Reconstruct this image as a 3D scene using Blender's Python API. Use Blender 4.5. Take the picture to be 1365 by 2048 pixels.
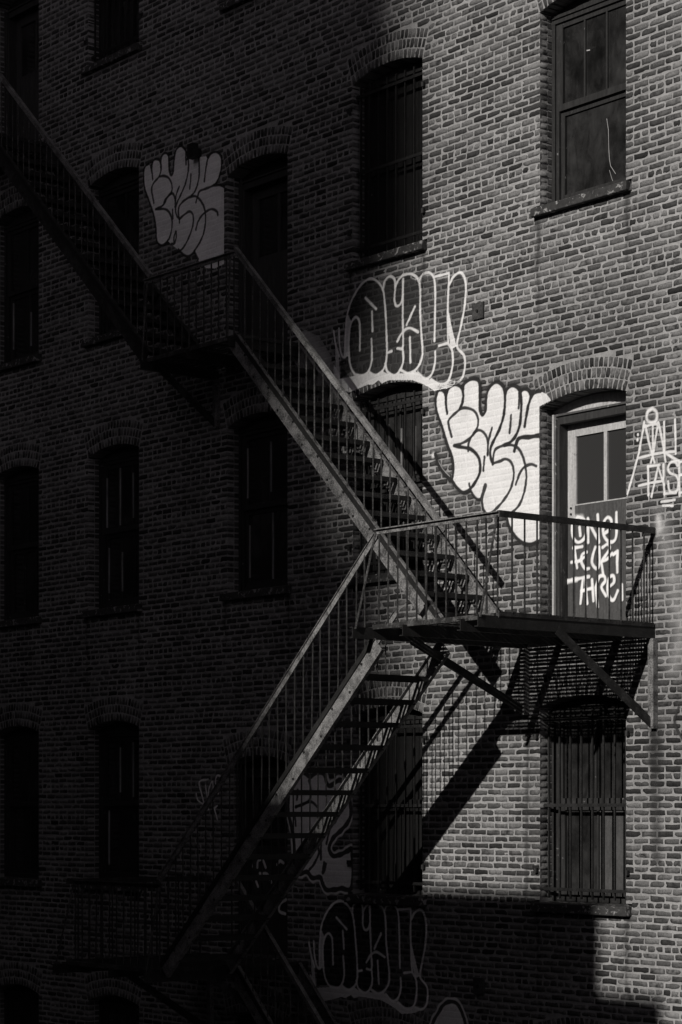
import bpy, math, random
import numpy as np
from mathutils import Vector, Matrix

# ------------------------------------------------------------------ camera, light, exposure
scene = bpy.context.scene
for o in list(bpy.data.objects):
    bpy.data.objects.remove(o, do_unlink=True)
COL = scene.collection

cam_data = bpy.data.cameras.new('camera')
cam = bpy.data.objects.new('camera', cam_data)
COL.objects.link(cam)
cam.location = (19.6025, -15.8738, 5.5)
cam.rotation_euler = (math.radians(90), 0, math.radians(51))
cam_data.sensor_fit = 'VERTICAL'
cam_data.sensor_height = 36.0
cam_data.lens = 4584.56 / 2048 * 36
cam_data.shift_y = (1620 - 1024) / 2048
cam_data.clip_start = 0.1
cam_data.clip_end = 3000
scene.camera = cam

LIGHT = Vector((-0.235, 1.0, -0.475)).normalized()      # the way the sunlight travels
SUN_ELEV = math.asin(-LIGHT.z)
SUN_ROT = math.atan2(-LIGHT.x, -LIGHT.y)
world = bpy.data.worlds.new('World')
scene.world = world
world.use_nodes = True
wn = world.node_tree
wn.nodes.clear()
w_sky = wn.nodes.new('ShaderNodeTexSky')
w_sky.sky_type = 'NISHITA'
w_sky.sun_disc = False
w_sky.sun_elevation = SUN_ELEV
w_sky.sun_rotation = SUN_ROT
w_bw = wn.nodes.new('ShaderNodeRGBToBW')                # the photograph is monochrome
w_tint = wn.nodes.new('ShaderNodeMix')
w_tint.data_type = 'RGBA'
w_tint.blend_type = 'MULTIPLY'
w_tint.inputs[0].default_value = 1.0
w_tint.inputs[7].default_value = (1.0, 0.90, 0.96, 1)   # its faint purple toning
w_bg = wn.nodes.new('ShaderNodeBackground')
w_bg.inputs['Strength'].default_value = 0.085
w_out = wn.nodes.new('ShaderNodeOutputWorld')
wn.links.new(w_sky.outputs[0], w_bw.inputs[0])
wn.links.new(w_bw.outputs[0], w_tint.inputs[6])
wn.links.new(w_tint.outputs[2], w_bg.inputs['Color'])
wn.links.new(w_bg.outputs[0], w_out.inputs['Surface'])

sun_data = bpy.data.lights.new('sun', 'SUN')
sun_data.energy = 5.0
sun_data.angle = math.radians(0.53)
sun_data.color = (1.0, 0.955, 0.905)
sun = bpy.data.objects.new('sun', sun_data)
COL.objects.link(sun)
sun.location = (30, -90, 60)
sun.rotation_euler = LIGHT.to_track_quat('-Z', 'Y').to_euler()

scene.render.engine = 'CYCLES'
scene.cycles.max_bounces = 5
scene.cycles.diffuse_bounces = 3
scene.cycles.transparent_max_bounces = 10
scene.view_settings.view_transform = 'Standard'
scene.view_settings.look = 'None'
scene.view_settings.exposure = -0.35
scene.view_settings.gamma = 1.0
scene.view_settings.use_curve_mapping = False

# ------------------------------------------------------------------ materials
def new_mat(name):
    m = bpy.data.materials.new(name)
    m.use_nodes = True
    nt = m.node_tree
    nt.nodes.clear()
    out = nt.nodes.new('ShaderNodeOutputMaterial')
    bsdf = nt.nodes.new('ShaderNodeBsdfPrincipled')
    nt.links.new(bsdf.outputs[0], out.inputs['Surface'])
    return m, nt, bsdf

def N(nt, typ, **kw):
    n = nt.nodes.new(typ)
    for k, v in kw.items():
        setattr(n, k, v)
    return n

def noise(nt, scale, detail=4, rough=0.55, vec=None, dist=0.0):
    n = N(nt, 'ShaderNodeTexNoise')
    n.inputs['Scale'].default_value = scale
    n.inputs['Detail'].default_value = detail
    n.inputs['Roughness'].default_value = rough
    n.inputs['Distortion'].default_value = dist
    if vec is not None:
        nt.links.new(vec, n.inputs['Vector'])
    return n.outputs['Fac']

def math_node(nt, op, a, b=None, clamp=False):
    n = N(nt, 'ShaderNodeMath', operation=op, use_clamp=clamp)
    for i, v in enumerate((a, b)):
        if v is None:
            continue
        if isinstance(v, (int, float)):
            n.inputs[i].default_value = v
        else:
            nt.links.new(v, n.inputs[i])
    return n.outputs[0]

def remap(nt, v, a, b, c=0.0, d=1.0):
    n = N(nt, 'ShaderNodeMapRange')
    n.clamp = True
    nt.links.new(v, n.inputs[0])
    for i, x in enumerate((a, b, c, d)):
        n.inputs[i + 1].default_value = x
    return n.outputs[0]

def mixf(nt, fac, a, b):
    n = N(nt, 'ShaderNodeMix', data_type='FLOAT')
    for s, v in ((0, fac), (2, a), (3, b)):
        if isinstance(v, (int, float)):
            n.inputs[s].default_value = v
        else:
            nt.links.new(v, n.inputs[s])
    return n.outputs[0]

def grey(nt, bsdf, v):
    c = N(nt, 'ShaderNodeCombineColor')
    for i in range(3):
        if isinstance(v, (int, float)):
            c.inputs[i].default_value = v
        else:
            nt.links.new(v, c.inputs[i])
    nt.links.new(c.outputs[0], bsdf.inputs['Base Color'])

def bump(nt, bsdf, h, strength=0.4, dist=0.004):
    b = N(nt, 'ShaderNodeBump')
    b.inputs['Strength'].default_value = strength
    b.inputs['Distance'].default_value = dist
    nt.links.new(h, b.inputs['Height'])
    nt.links.new(b.outputs[0], bsdf.inputs['Normal'])

def obj_vec(nt, scale=(1, 1, 1)):
    g = N(nt, 'ShaderNodeNewGeometry')
    m = N(nt, 'ShaderNodeMapping')
    m.inputs['Scale'].default_value = scale
    nt.links.new(g.outputs['Position'], m.inputs['Vector'])
    return m.outputs[0]

def attr(nt, name):
    a = N(nt, 'ShaderNodeAttribute')
    a.attribute_name = name
    return a.outputs['Fac']

MAT = {}
# fired clay: every brick its own tone, some smeared with lime
m, nt, b = new_mat('brick')
p = obj_vec(nt)
tone = attr(nt, 'tone')
fine = noise(nt, 60, 5, 0.65, p)
mid = noise(nt, 17, 3, 0.6, p)
big = noise(nt, 0.75, 4, 0.6, p)
base = math_node(nt, 'MULTIPLY', tone, remap(nt, fine, 0.32, 0.7, 0.45, 1.35))
lime_amt = math_node(nt, 'MULTIPLY', remap(nt, big, 0.36, 0.64, 0.12, 1.0), attr(nt, 'lime'))
lime = math_node(nt, 'MULTIPLY', remap(nt, mid, 0.36, 0.62), lime_amt)
lime = math_node(nt, 'MULTIPLY', lime, 0.72)
soot = remap(nt, noise(nt, 0.42, 3, 0.5, obj_vec(nt, (1, 1, 0.55))), 0.35, 0.65, 0.72, 1.18)
grey(nt, b, math_node(nt, 'MULTIPLY', mixf(nt, lime, base, 0.21), soot))
b.inputs['Roughness'].default_value = 0.9
b.inputs['Specular IOR Level'].default_value = 0.2
bump(nt, b, fine, 0.6, 0.004)
MAT['brick'] = m
# lime mortar
m, nt, b = new_mat('mortar')
p = obj_vec(nt)
f1 = noise(nt, 45, 5, 0.7, p)
f2 = noise(nt, 1.1, 4, 0.6, p)
f3 = noise(nt, 9, 3, 0.6, p)
v = remap(nt, f2, 0.3, 0.7, 0.25, 0.34)
v = math_node(nt, 'MULTIPLY', v, remap(nt, noise(nt, 0.42, 3, 0.5, obj_vec(nt, (1, 1, 0.55))), 0.35, 0.65, 0.82, 1.12))
v = math_node(nt, 'MULTIPLY', v, remap(nt, f1, 0.3, 0.7, 0.82, 1.12))
v = math_node(nt, 'MULTIPLY', v, remap(nt, f3, 0.28, 0.6, 0.72, 1.03))
grey(nt, b, v)
b.inputs['Roughness'].default_value = 0.95
b.inputs['Specular IOR Level'].default_value = 0.15
bump(nt, b, math_node(nt, 'ADD', f1, f3), 0.7, 0.006)
MAT['mortar'] = m
# far part of the same masonry, beyond the bricks that are built
m, nt, b = new_mat('far_masonry')
g = N(nt, 'ShaderNodeNewGeometry')
sx = N(nt, 'ShaderNodeSeparateXYZ')
cx = N(nt, 'ShaderNodeCombineXYZ')
nt.links.new(g.outputs['Position'], sx.inputs[0])
nt.links.new(math_node(nt, 'ADD', sx.outputs[0], sx.outputs[1]), cx.inputs[0])
nt.links.new(sx.outputs[2], cx.inputs[1])
bt = N(nt, 'ShaderNodeTexBrick')
bt.inputs['Scale'].default_value = 1.0
bt.inputs['Brick Width'].default_value = 0.202
bt.inputs['Row Height'].default_value = 0.0676
bt.inputs['Mortar Size'].default_value = 0.008
bt.inputs['Color1'].default_value = (0.05, 0.05, 0.05, 1)
bt.inputs['Color2'].default_value = (0.1, 0.1, 0.1, 1)
bt.inputs['Mortar'].default_value = (0.24, 0.24, 0.24, 1)
nt.links.new(cx.outputs[0], bt.inputs['Vector'])
nt.links.new(bt.outputs['Color'], b.inputs['Base Color'])
b.inputs['Roughness'].default_value = 0.95
MAT['far_masonry'] = m
# spray paint film: tone (black to white) and how much of it there is
m, nt, b = new_mat('spray_paint')
p = obj_vec(nt)
f1 = noise(nt, 55, 4, 0.6, p)
f2 = noise(nt, 6, 4, 0.6, obj_vec(nt, (0.35, 1, 1)))
t = attr(nt, 'tone')
v = math_node(nt, 'MULTIPLY', t, remap(nt, f2, 0.3, 0.6, 0.9, 1.02))
v = math_node(nt, 'MULTIPLY', v, remap(nt, f1, 0.25, 0.55, 0.94, 1.0))
grey(nt, b, math_node(nt, 'ADD', v, 0.008))
cov = attr(nt, 'cov')
f3 = noise(nt, 2.6, 5, 0.65, p)
a = math_node(nt, 'MULTIPLY', cov, remap(nt, f1, 0.32, 0.46, 0.86, 1.0), True)
a = math_node(nt, 'MULTIPLY', a, remap(nt, f3, 0.3, 0.5, 0.84, 1.0), True)
nt.links.new(a, b.inputs['Alpha'])
b.inputs['Roughness'].default_value = 0.7
b.inputs['Specular IOR Level'].default_value = 0.25
MAT['spray_paint'] = m

def iron(name, lo, hi, thr=0.5, rough=0.62):
    m, nt, b = new_mat(name)
    p = obj_vec(nt)
    big = noise(nt, 7, 5, 0.65, p, 0.4)
    fine = noise(nt, 70, 4, 0.6, p)
    s = math_node(nt, 'ADD', math_node(nt, 'MULTIPLY', big, 0.62), math_node(nt, 'MULTIPLY', fine, 0.38))
    fac = remap(nt, s, thr - 0.085, thr + 0.085)
    v = mixf(nt, fac, lo, hi)
    v = math_node(nt, 'MULTIPLY', v, remap(nt, fine, 0.3, 0.7, 0.7, 1.2))
    grey(nt, b, v)
    b.inputs['Roughness'].default_value = rough
    b.inputs['Specular IOR Level'].default_value = 0.35
    bump(nt, b, s, 0.6, 0.004)
    MAT[name] = m
iron('iron_worn', 0.045, 0.2, 0.49)
iron('iron_pale', 0.12, 0.32, 0.46)
iron('iron_rail', 0.02, 0.1, 0.55)
iron('iron_dark', 0.012, 0.05, 0.55)
iron('iron_black', 0.008, 0.02, 0.54)
iron('plate', 0.025, 0.055, 0.5)

def wood(name, lo, hi, scale=(9, 9, 0.9), rough=0.7, chips=None):
    m, nt, b = new_mat(name)
    p = obj_vec(nt, scale)
    g1 = noise(nt, 4, 5, 0.65, p, 0.6)
    v = remap(nt, g1, 0.3, 0.72, lo, hi)
    f = noise(nt, 40, 4, 0.6, obj_vec(nt))
    v = math_node(nt, 'MULTIPLY', v, remap(nt, f, 0.3, 0.7, 0.82, 1.15))
    if chips:
        c = noise(nt, 14, 5, 0.7, obj_vec(nt), 0.5)
        v = mixf(nt, remap(nt, c, chips[0], chips[0] + 0.05), v, chips[1])
    grey(nt, b, v)
    b.inputs['Roughness'].default_value = rough
    b.inputs['Specular IOR Level'].default_value = 0.3
    bump(nt, b, g1, 0.3, 0.004)
    MAT[name] = m
wood('wood_dark', 0.016, 0.045, chips=(0.66, 0.12))
wood('wood_frame', 0.01, 0.03, chips=(0.65, 0.2))
wood('board', 0.006, 0.015, rough=0.95)
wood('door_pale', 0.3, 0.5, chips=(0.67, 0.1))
wood('lit_pane', 0.045, 0.085, scale=(2, 2, 0.6), rough=0.4)  # paler glass, the light reflected in it put into the colour
wood('door_grey', 0.045, 0.085, scale=(14, 14, 1.2))
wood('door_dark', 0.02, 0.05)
wood('lit_edge', 0.12, 0.42)
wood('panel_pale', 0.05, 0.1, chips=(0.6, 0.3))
wood('stone_sill', 0.02, 0.05, scale=(3, 3, 3), rough=0.85, chips=(0.56, 0.26))
wood('soffit', 0.02, 0.04)
# dusty glass: dark rooms behind
m, nt, b = new_mat('dusty_glass')
d = noise(nt, 2.2, 4, 0.6, obj_vec(nt))
d2 = noise(nt, 9, 5, 0.7, obj_vec(nt, (1, 1, 0.4)), 0.8)
grey(nt, b, math_node(nt, 'MULTIPLY', remap(nt, d, 0.35, 0.75, 0.008, 0.034), remap(nt, d2, 0.3, 0.7, 0.55, 1.5)))
nt.links.new(remap(nt, d, 0.3, 0.7, 0.06, 0.22), b.inputs['Roughness'])
b.inputs['Specular IOR Level'].default_value = 0.5
MAT['dusty_glass'] = m
m, nt, b = new_mat('wire_screen')
w = N(nt, 'ShaderNodeTexWave')
w.inputs['Scale'].default_value = 28
w.inputs['Distortion'].default_value = 0
w.bands_direction = 'DIAGONAL'
nt.links.new(obj_vec(nt), w.inputs['Vector'])
grey(nt, b, remap(nt, w.outputs['Fac'], 0, 1, 0.014, 0.03))
b.inputs['Roughness'].default_value = 0.5
MAT['wire_screen'] = m

def plain(name, v, rough=0.9, amp=0.25, sc=3.0):
    m, nt, b = new_mat(name)
    f = noise(nt, sc, 5, 0.6, obj_vec(nt))
    grey(nt, b, remap(nt, f, 0.3, 0.7, v * (1 - amp), v * (1 + amp)))
    b.inputs['Roughness'].default_value = rough
    MAT[name] = m
plain('asphalt', 0.05)
plain('paving', 0.16)
plain('roofing', 0.04)
plain('render_dark', 0.05)
plain('tower_wall', 0.12, 0.6)
plain('tower_glass', 0.05, 0.2)

# ------------------------------------------------------------------ builders
class MB:
    def __init__(self):
        self.v = []; self.f = []
    def add(self, vs, fs):
        n = len(self.v)
        self.v += [tuple(p) for p in vs]
        self.f += [tuple(i + n for i in f) for f in fs]
        return self
    def box(self, u0, u1, z0, z1, d0, d1):
        """u along the wall, z up, d metres behind the wall face (negative = in front)"""
        vs = [(u0, d0, z0), (u1, d0, z0), (u1, d1, z0), (u0, d1, z0),
              (u0, d0, z1), (u1, d0, z1), (u1, d1, z1), (u0, d1, z1)]
        return self.add(vs, [(0, 1, 5, 4), (1, 2, 6, 5), (2, 3, 7, 6), (3, 0, 4, 7), (4, 5, 6, 7), (3, 2, 1, 0)])
    def bar(self, p0, p1, w, h, side=None):
        """rectangular bar; w across 'side', h across the third axis"""
        p0 = Vector(p0); p1 = Vector(p1)
        ax = (p1 - p0).normalized()
        sd = Vector(side) if side else Vector((0, 1, 0))
        sd = (sd - ax * sd.dot(ax)).normalized()
        up = ax.cross(sd)
        vs = []
        for c in (p0, p1):
            for a, b in ((-1, -1), (1, -1), (1, 1), (-1, 1)):
                vs.append(c + sd * (a * w / 2) + up * (b * h / 2))
        return self.add(vs, [(0, 1, 2, 3), (7, 6, 5, 4), (0, 4, 5, 1), (1, 5, 6, 2), (2, 6, 7, 3), (3, 7, 4, 0)])
    def tube(self, pts, r, n=6):
        rings = []
        pts = [Vector(p) for p in pts]
        for i, p in enumerate(pts):
            ax = (pts[min(i + 1, len(pts) - 1)] - pts[max(i - 1, 0)]).normalized()
            ref = Vector((0, 1, 0)) if abs(ax.y) < 0.9 else Vector((1, 0, 0))
            a = ax.cross(ref).normalized(); b = ax.cross(a)
            rings.append([p + a * (r * math.cos(t)) + b * (r * math.sin(t)) for t in [2 * math.pi * k / n for k in range(n)]])
        vs = [v for ring in rings for v in ring]
        fs = [(i * n + k, i * n + (k + 1) % n, (i + 1) * n + (k + 1) % n, (i + 1) * n + k) for i in range(len(pts) - 1) for k in range(n)]
        fs += [tuple(range(n)), tuple((len(pts) - 1) * n + k for k in reversed(range(n)))]
        return self.add(vs, fs)
    def prism(self, poly, d0, d1):
        """polygon in (u, z) between two depths"""
        n = len(poly)
        vs = [(u, d0, z) for u, z in poly] + [(u, d1, z) for u, z in poly]
        fs = [tuple(range(n)), tuple(reversed(range(n, 2 * n)))]
        fs += [(k, (k + 1) % n, n + (k + 1) % n, n + k) for k in range(n)]
        return self.add(vs, fs)
    def mesh(self, name, mat):
        me = bpy.data.meshes.new(name)
        me.from_pydata(self.v, [], self.f)
        me.materials.append(MAT[mat])
        return me
    def build(self, name, mat, parent=None):
        return link(name, self.mesh(name, mat), parent)

WORLD_POS = {}
def link(name, data, parent=None, loc=(0, 0, 0)):
    o = bpy.data.objects.new(name, data)
    COL.objects.link(o)
    o.location = loc
    WORLD_POS[o.name] = Vector(loc)
    if parent is not None:
        o.parent = parent
        o.matrix_parent_inverse = Matrix.Translation(-WORLD_POS[parent.name])
    return o
def tag(o, label=None, category=None, group=None, kind=None):
    for k, v in (('label', label), ('category', category), ('group', group), ('kind', kind)):
        if v:
            o[k] = v
    return o
def set_attr(me, name, vals):
    a = me.attributes.new(name, 'FLOAT', 'POINT')
    a.data.foreach_set('value', np.asarray(vals, dtype=np.float32).ravel())

# ------------------------------------------------------------------ ground
gm = MB(); gm.add([(-400, -900, -0.004), (600, -900, -0.004), (600, 60, -0.004), (-400, 60, -0.004)], [(0, 1, 2, 3)])
tag(gm.build('ground', 'asphalt'), kind='structure')
pm = MB(); pm.box(-10, 16, 0.0, 0.13, -2.6, 0.0)
tag(pm.build('pavement', 'paving'), kind='structure')

# ------------------------------------------------------------------ the brick building
building = link('brick_building', None, None, (0, 0, 0))
tag(building, 'old brick loft building with arched windows, iron grilles and graffiti', 'building')

COLS = {'A': (3.139, 4.317), 'B': (0.204, 1.361), 'C': (-2.119, -0.968), 'D': (-5.12, -3.97), 'E': (-7.47, -6.32)}
FLOOR = 3.45
SILL = {1: 1.04, 2: 4.485, 3: 7.945, 4: 11.39, 5: 14.86}       # underside of the window sills
OPEN = []
for c in 'ABCDE':
    for k in (1, 2, 3, 4, 5):
        u0, u1 = COLS[c]
        door = (c, k) in (('A', 3), ('C', 4), ('C', 2), ('E', 5))
        if door:
            zb = {2: 3.78, 3: 7.24, 4: 10.68, 5: 14.13}[k]
            crown = zb + 2.345
        else:
            zb = SILL[k]
            crown = zb + 2.13
        OPEN.append(dict(c=c, k=k, u0=u0, u1=u1, zb=zb, crown=crown, door=door))
RISE = 0.095
for o in OPEN:
    hw = (o['u1'] - o['u0']) / 2
    o['uc'] = (o['u0'] + o['u1']) / 2
    o['hw'] = hw
    o['R'] = (hw * hw + RISE * RISE) / (2 * RISE)
    o['z0'] = o['crown'] - o['R']                    # centre of the arch
    o['spring'] = o['crown'] - RISE
    o['alpha'] = math.asin(hw / o['R'])
RING = 0.104; NRING = 3; SILL_H = 0.112; SILL_OUT = 0.075

def arch_half(o, z, outer):
    """half width cut out of the wall at height z"""
    if z < o['zb'] or z > o['z0'] + outer:
        return 0.0
    if z <= o['spring']:
        w = o['hw']
        if not o['door'] and z < o['zb'] + SILL_H + 0.01:
            w += SILL_OUT
        return w
    h = z - o['z0']
    w = math.sqrt(max(0, outer * outer - h * h))
    if outer > o['R'] + 0.02:
        w = min(w, h * math.tan(o['alpha']) + 0.004)
    return w
def blocked(za, zb, grow):
    r = []
    for o in OPEN:
        outer = o['R'] + grow
        w = max(arch_half(o, za + (zb - za) * t, outer) for t in (0, .25, .5, .75, 1))
        if w > 0:
            r.append((o['uc'] - w, o['uc'] + w))
    return sorted(r)
def free_spans(lo, hi, blk):
    s = []; x = lo
    for a, b in blk:
        if b <= lo or a >= hi:
            continue
        if a > x:
            s.append((x, a))
        x = max(x, b)
    if x < hi:
        s.append((x, hi))
    return s

rng = np.random.default_rng(7)
rnd = random.Random(5)
COURSE = FLOOR / 51
PITCH = 0.202
JOINT = 0.018
BR_H = 0.0480
U_LO, U_HI, Z_LO, Z_HI = -8.4, 6.2, 1.9, 17.2
HEADER_Z = 5.408

bricks = []      # (u centre, z centre, half length, half height, angle, back depth)
k0 = int(math.floor((Z_LO - HEADER_Z) / COURSE))
k1 = int(math.ceil((Z_HI - HEADER_Z) / COURSE))
for k in range(k0, k1):
    zc = HEADER_Z + k * COURSE
    header = (k % 6 == 0)
    pitch = PITCH / 2 if header else PITCH
    blk = blocked(zc - BR_H / 2, zc + BR_H / 2, NRING * RING)
    off = (0.25 if header else (0.0 if k % 2 else 0.5)) * pitch + rnd.uniform(-0.012, 0.012)
    for a, b in free_spans(U_LO, U_HI, blk):
        first = a == U_LO
        x = a
        n = max(1, round((b - a) / pitch))
        edge = [a]
        if not header and k % 2 and n > 1:
            edge.append(a + pitch / 2)                         # half brick at the jamb
        while edge[-1] + pitch * 1.32 < b:
            edge.append(edge[-1] + pitch * rnd.uniform(0.965, 1.035))
        edge.append(b)
        for i in range(len(edge) - 1):
            ea, eb = edge[i], edge[i + 1]
            ja = JOINT / 2 if i else (0.004 if not first else 0)
            jb = JOINT / 2 if i < len(edge) - 2 else 0.004
            ja *= rnd.uniform(0.7, 1.4); jb *= rnd.uniform(0.7, 1.4)
            if i == 0 and not first: ja = 0.0
            if i == len(edge) - 2: jb = 0.0
            if eb - ea - ja - jb < 0.028:
                continue
            bricks.append(((ea + ja + eb - jb) / 2, zc + rnd.uniform(-0.003, 0.003), (eb - ea - ja - jb) / 2,
                           BR_H / 2 * rnd.uniform(0.88, 1.1), rnd.uniform(-0.012, 0.012), 0.095))

NX, NZ = 5, 3
def brick_geo(bk, proud=None):
    uc, zc, ha, hb, ang, back = bk
    s = np.linspace(-1, 1, NX); t = np.linspace(-1, 1, NZ)
    S, T = np.meshgrid(s, t)
    S = S * ha; T = T * hb
    edge_s = np.abs(S) > ha * 0.99; edge_t = np.abs(T) > hb * 0.99
    cor = edge_s & edge_t
    chip = cor * np.where(rng.random(S.shape) < 0.2, rng.uniform(0.006, 0.016, S.shape), rng.uniform(0.0, 0.003, S.shape))
    S = S + rng.normal(0, 0.0027, S.shape) - np.sign(S) * chip
    T = T + rng.normal(0, 0.0021, T.shape) - np.sign(T) * chip * 0.5
    out = rng.uniform(-0.002, 0.002) if proud is None else proud
    Y = out + rng.normal(0, 0.0009, S.shape) - (edge_s | edge_t) * rng.uniform(0.0, 0.003, S.shape)
    c, sn = math.cos(ang), math.sin(ang)
    U = uc + S * c + T * sn
    Z = zc - S * sn + T * c
    front = np.stack([U.ravel(), -Y.ravel(), Z.ravel()], 1)
    ring = list(range(NX)) + [NX * j + NX - 1 for j in range(1, NZ)] + list(range(NX * NZ - 2, NX * (NZ - 1) - 1, -1)) + [NX * j for j in range(NZ - 2, 0, -1)]
    backv = front[ring].copy(); backv[:, 1] = back
    return np.concatenate([front, backv]), ring
_ring = brick_geo((0, 0, .1, .025, 0, .09))[1]
BF = [(j * NX + i, j * NX + i + 1, (j + 1) * NX + i + 1, (j + 1) * NX + i) for j in range(NZ - 1) for i in range(NX - 1)]
nr = len(_ring)
BF += [(_ring[(i + 1) % nr], _ring[i], NX * NZ + i, NX * NZ + (i + 1) % nr) for i in range(nr)]
BF = np.array(BF)
NV = NX * NZ + nr

def tone_of():
    r = rnd.random()
    if r < 0.30:
        return rnd.uniform(0.02, 0.042)
    if r < 0.78:
        return rnd.uniform(0.042, 0.092)
    return rnd.uniform(0.092, 0.165)

def brick_mesh(name, lst):
    V = []; tones = []; limes = []
    for bk in lst:
        v, _ = brick_geo(bk)
        V.append(v)
        tones += [tone_of()] * NV
        limes += [rnd.choice((0.0, 0.25, 0.6, 1.0, 1.3))] * NV
    V = np.concatenate(V)
    F = (np.arange(len(lst))[:, None, None] * NV + BF[None]).reshape(-1, 4)
    me = bpy.data.meshes.new(name)
    me.vertices.add(len(V)); me.vertices.foreach_set('co', V.astype(np.float32).ravel())
    me.loops.add(F.size); me.loops.foreach_set('vertex_index', F.astype(np.int32).ravel())
    me.polygons.add(len(F))
    me.polygons.foreach_set('loop_start', np.arange(0, F.size, 4, dtype=np.int32))
    me.update(calc_edges=True)
    me.validate()
    set_attr(me, 'tone', tones); set_attr(me, 'lime', limes)
    me.materials.append(MAT['brick'])
    return me

# how large each brick stands in the picture decides which are single objects
def project(u, d, z):
    q = Vector((u, d, z)) - cam.location
    th = math.radians(51)
    X = q.x * math.cos(th) + q.y * math.sin(th); Z = -q.x * math.sin(th) + q.y * math.cos(th)
    f = 4584.56
    return 682.5 + f * X / Z, 1620 - f * (q.z) / Z, Z
scored = []
for i, bk in enumerate(bricks):
    x, y, Zd = project(bk[0], 0, bk[1])
    x2, _, _ = project(bk[0] + bk[2], 0, bk[1]); x1, _, _ = project(bk[0] - bk[2], 0, bk[1])
    vis = 6 < x < 1359 and 6 < y < 2042
    scored.append(((x2 - x1) * bk[3] / Zd if vis else 0, i))
scored.sort(reverse=True)
single = set(i for _, i in scored[:300])
for i in sorted(single):
    link('brick', brick_mesh('brick', [bricks[i]]), building)
rest = link('brickwork', brick_mesh('brickwork', [b for i, b in enumerate(bricks) if i not in single]), building)
tag(rest, kind='stuff')

# arches: three rings of bricks on end
arch_bricks = []
for o in OPEN:
    lst = []
    for ring in range(NRING):
        r = o['R'] + 0.004 + ring * RING + 0.047
        n = round(2 * o['alpha'] * r / 0.0655)
        for j in range(n):
            ph = -o['alpha'] + (j + 0.5) * 2 * o['alpha'] / n
            w = 2 * o['alpha'] * r / n
            lst.append((o['uc'] + r * math.sin(ph), o['z0'] + r * math.cos(ph), (w - 0.013) / 2 * rnd.uniform(.9, 1.08), 0.046 * rnd.uniform(.93, 1.03),
                        ph + rnd.uniform(-.02, .02), 0.2 if ring == 0 else 0.09))
    arch_bricks += lst
    if o['crown'] < 17:
        tag(link('window_arch', brick_mesh('window_arch', lst), building), kind='stuff')

# jamb bricks, seen inside the left edge of every opening
jm = []
jv = MB()
jt = []
for o in OPEN:
    for k in range(k0, k1):
        zc = HEADER_Z + k * COURSE
        if o['zb'] + (0 if o['door'] else SILL_H) < zc < o['spring']:
            h = BR_H / 2 * rnd.uniform(.9, 1.06)
            e = rnd.uniform(-0.002, 0.002)
            jv.box(o['u0'] - 0.05, o['u0'] + e, zc - h, zc + h, 0.1075, 0.19)
            jt += [tone_of()] * 8
jo = jv.build('jamb_brickwork', 'brick', building)
set_attr(jo.data, 'tone', jt); set_attr(jo.data, 'lime', [0.3] * len(jt))
tag(jo, kind='stuff')

# mortar bed: one sheet 4 to 5 mm behind the brick faces, with the openings left out
MD = 0.0045
mv = []; mf = []
def quad(a, b, c, d):
    n = len(mv); mv.extend((a, b, c, d)); mf.append((n, n + 1, n + 2, n + 3))
zs = [Z_LO - 0.05]
cuts = set([Z_LO - 0.05, Z_HI])
for o in OPEN:
    for z in (o['zb'], o['zb'] + SILL_H + 0.01, o['spring']):
        cuts.add(round(z, 4))
    for j in range(1, 20):
        cuts.add(round(o['spring'] + (RISE + 0.006) * j / 19, 4))
zs = sorted(z for z in cuts if Z_LO - 0.051 <= z <= Z_HI)
for a, b in zip(zs[:-1], zs[1:]):
    if b - a < 1e-4:
        continue
    for s, e in free_spans(U_LO, U_HI, blocked(a + 1e-4, b - 1e-4, 0.005)):
        quad((s, MD, a), (e, MD, a), (e, MD, b), (s, MD, b))
for o in OPEN:
    zb = max(o['zb'], Z_LO)
    for u in (o['u0'] - 0.006, o['u1'] + 0.006):
        quad((u, MD, zb), (u, 0.42, zb), (u, 0.42, o['spring']), (u, MD, o['spring']))
    for j in range(12):
        p1 = -o['alpha'] + 2 * o['alpha'] * j / 12; p2 = -o['alpha'] + 2 * o['alpha'] * (j + 1) / 12
        r = o['R'] + 0.006
        A = (o['uc'] + r * math.sin(p1), o['z0'] + r * math.cos(p1)); B = (o['uc'] + r * math.sin(p2), o['z0'] + r * math.cos(p2))
        quad((A[0], MD, A[1]), (A[0], .42, A[1]), (B[0], .42, B[1]), (B[0], MD, B[1]))
    quad((o['u0'], MD, zb), (o['u1'], MD, zb), (o['u1'], .42, zb), (o['u0'], .42, zb))
me = bpy.data.meshes.new('wall'); me.from_pydata(mv, [], mf); me.materials.append(MAT['mortar'])
link('wall', me, building)
far = MB()
far.box(U_HI, 16, 0, 20.5, 0.0, 0.4)
far.box(U_LO, U_HI, 0, Z_LO - 0.05, 0.0, 0.4); far.box(U_LO, U_HI, Z_HI, 20.5, 0.0, 0.4)
far.build('outer_wall', 'far_masonry', building)
core = MB(); core.box(-8.4, 16, 0, 20.45, 0.43, 14)
core.build('core', 'soffit', building)
rf = MB(); rf.box(-8.4, 16.1, 20.52, 20.9, -0.3, 14.1)
rf.build('roof', 'roofing', building)

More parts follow.
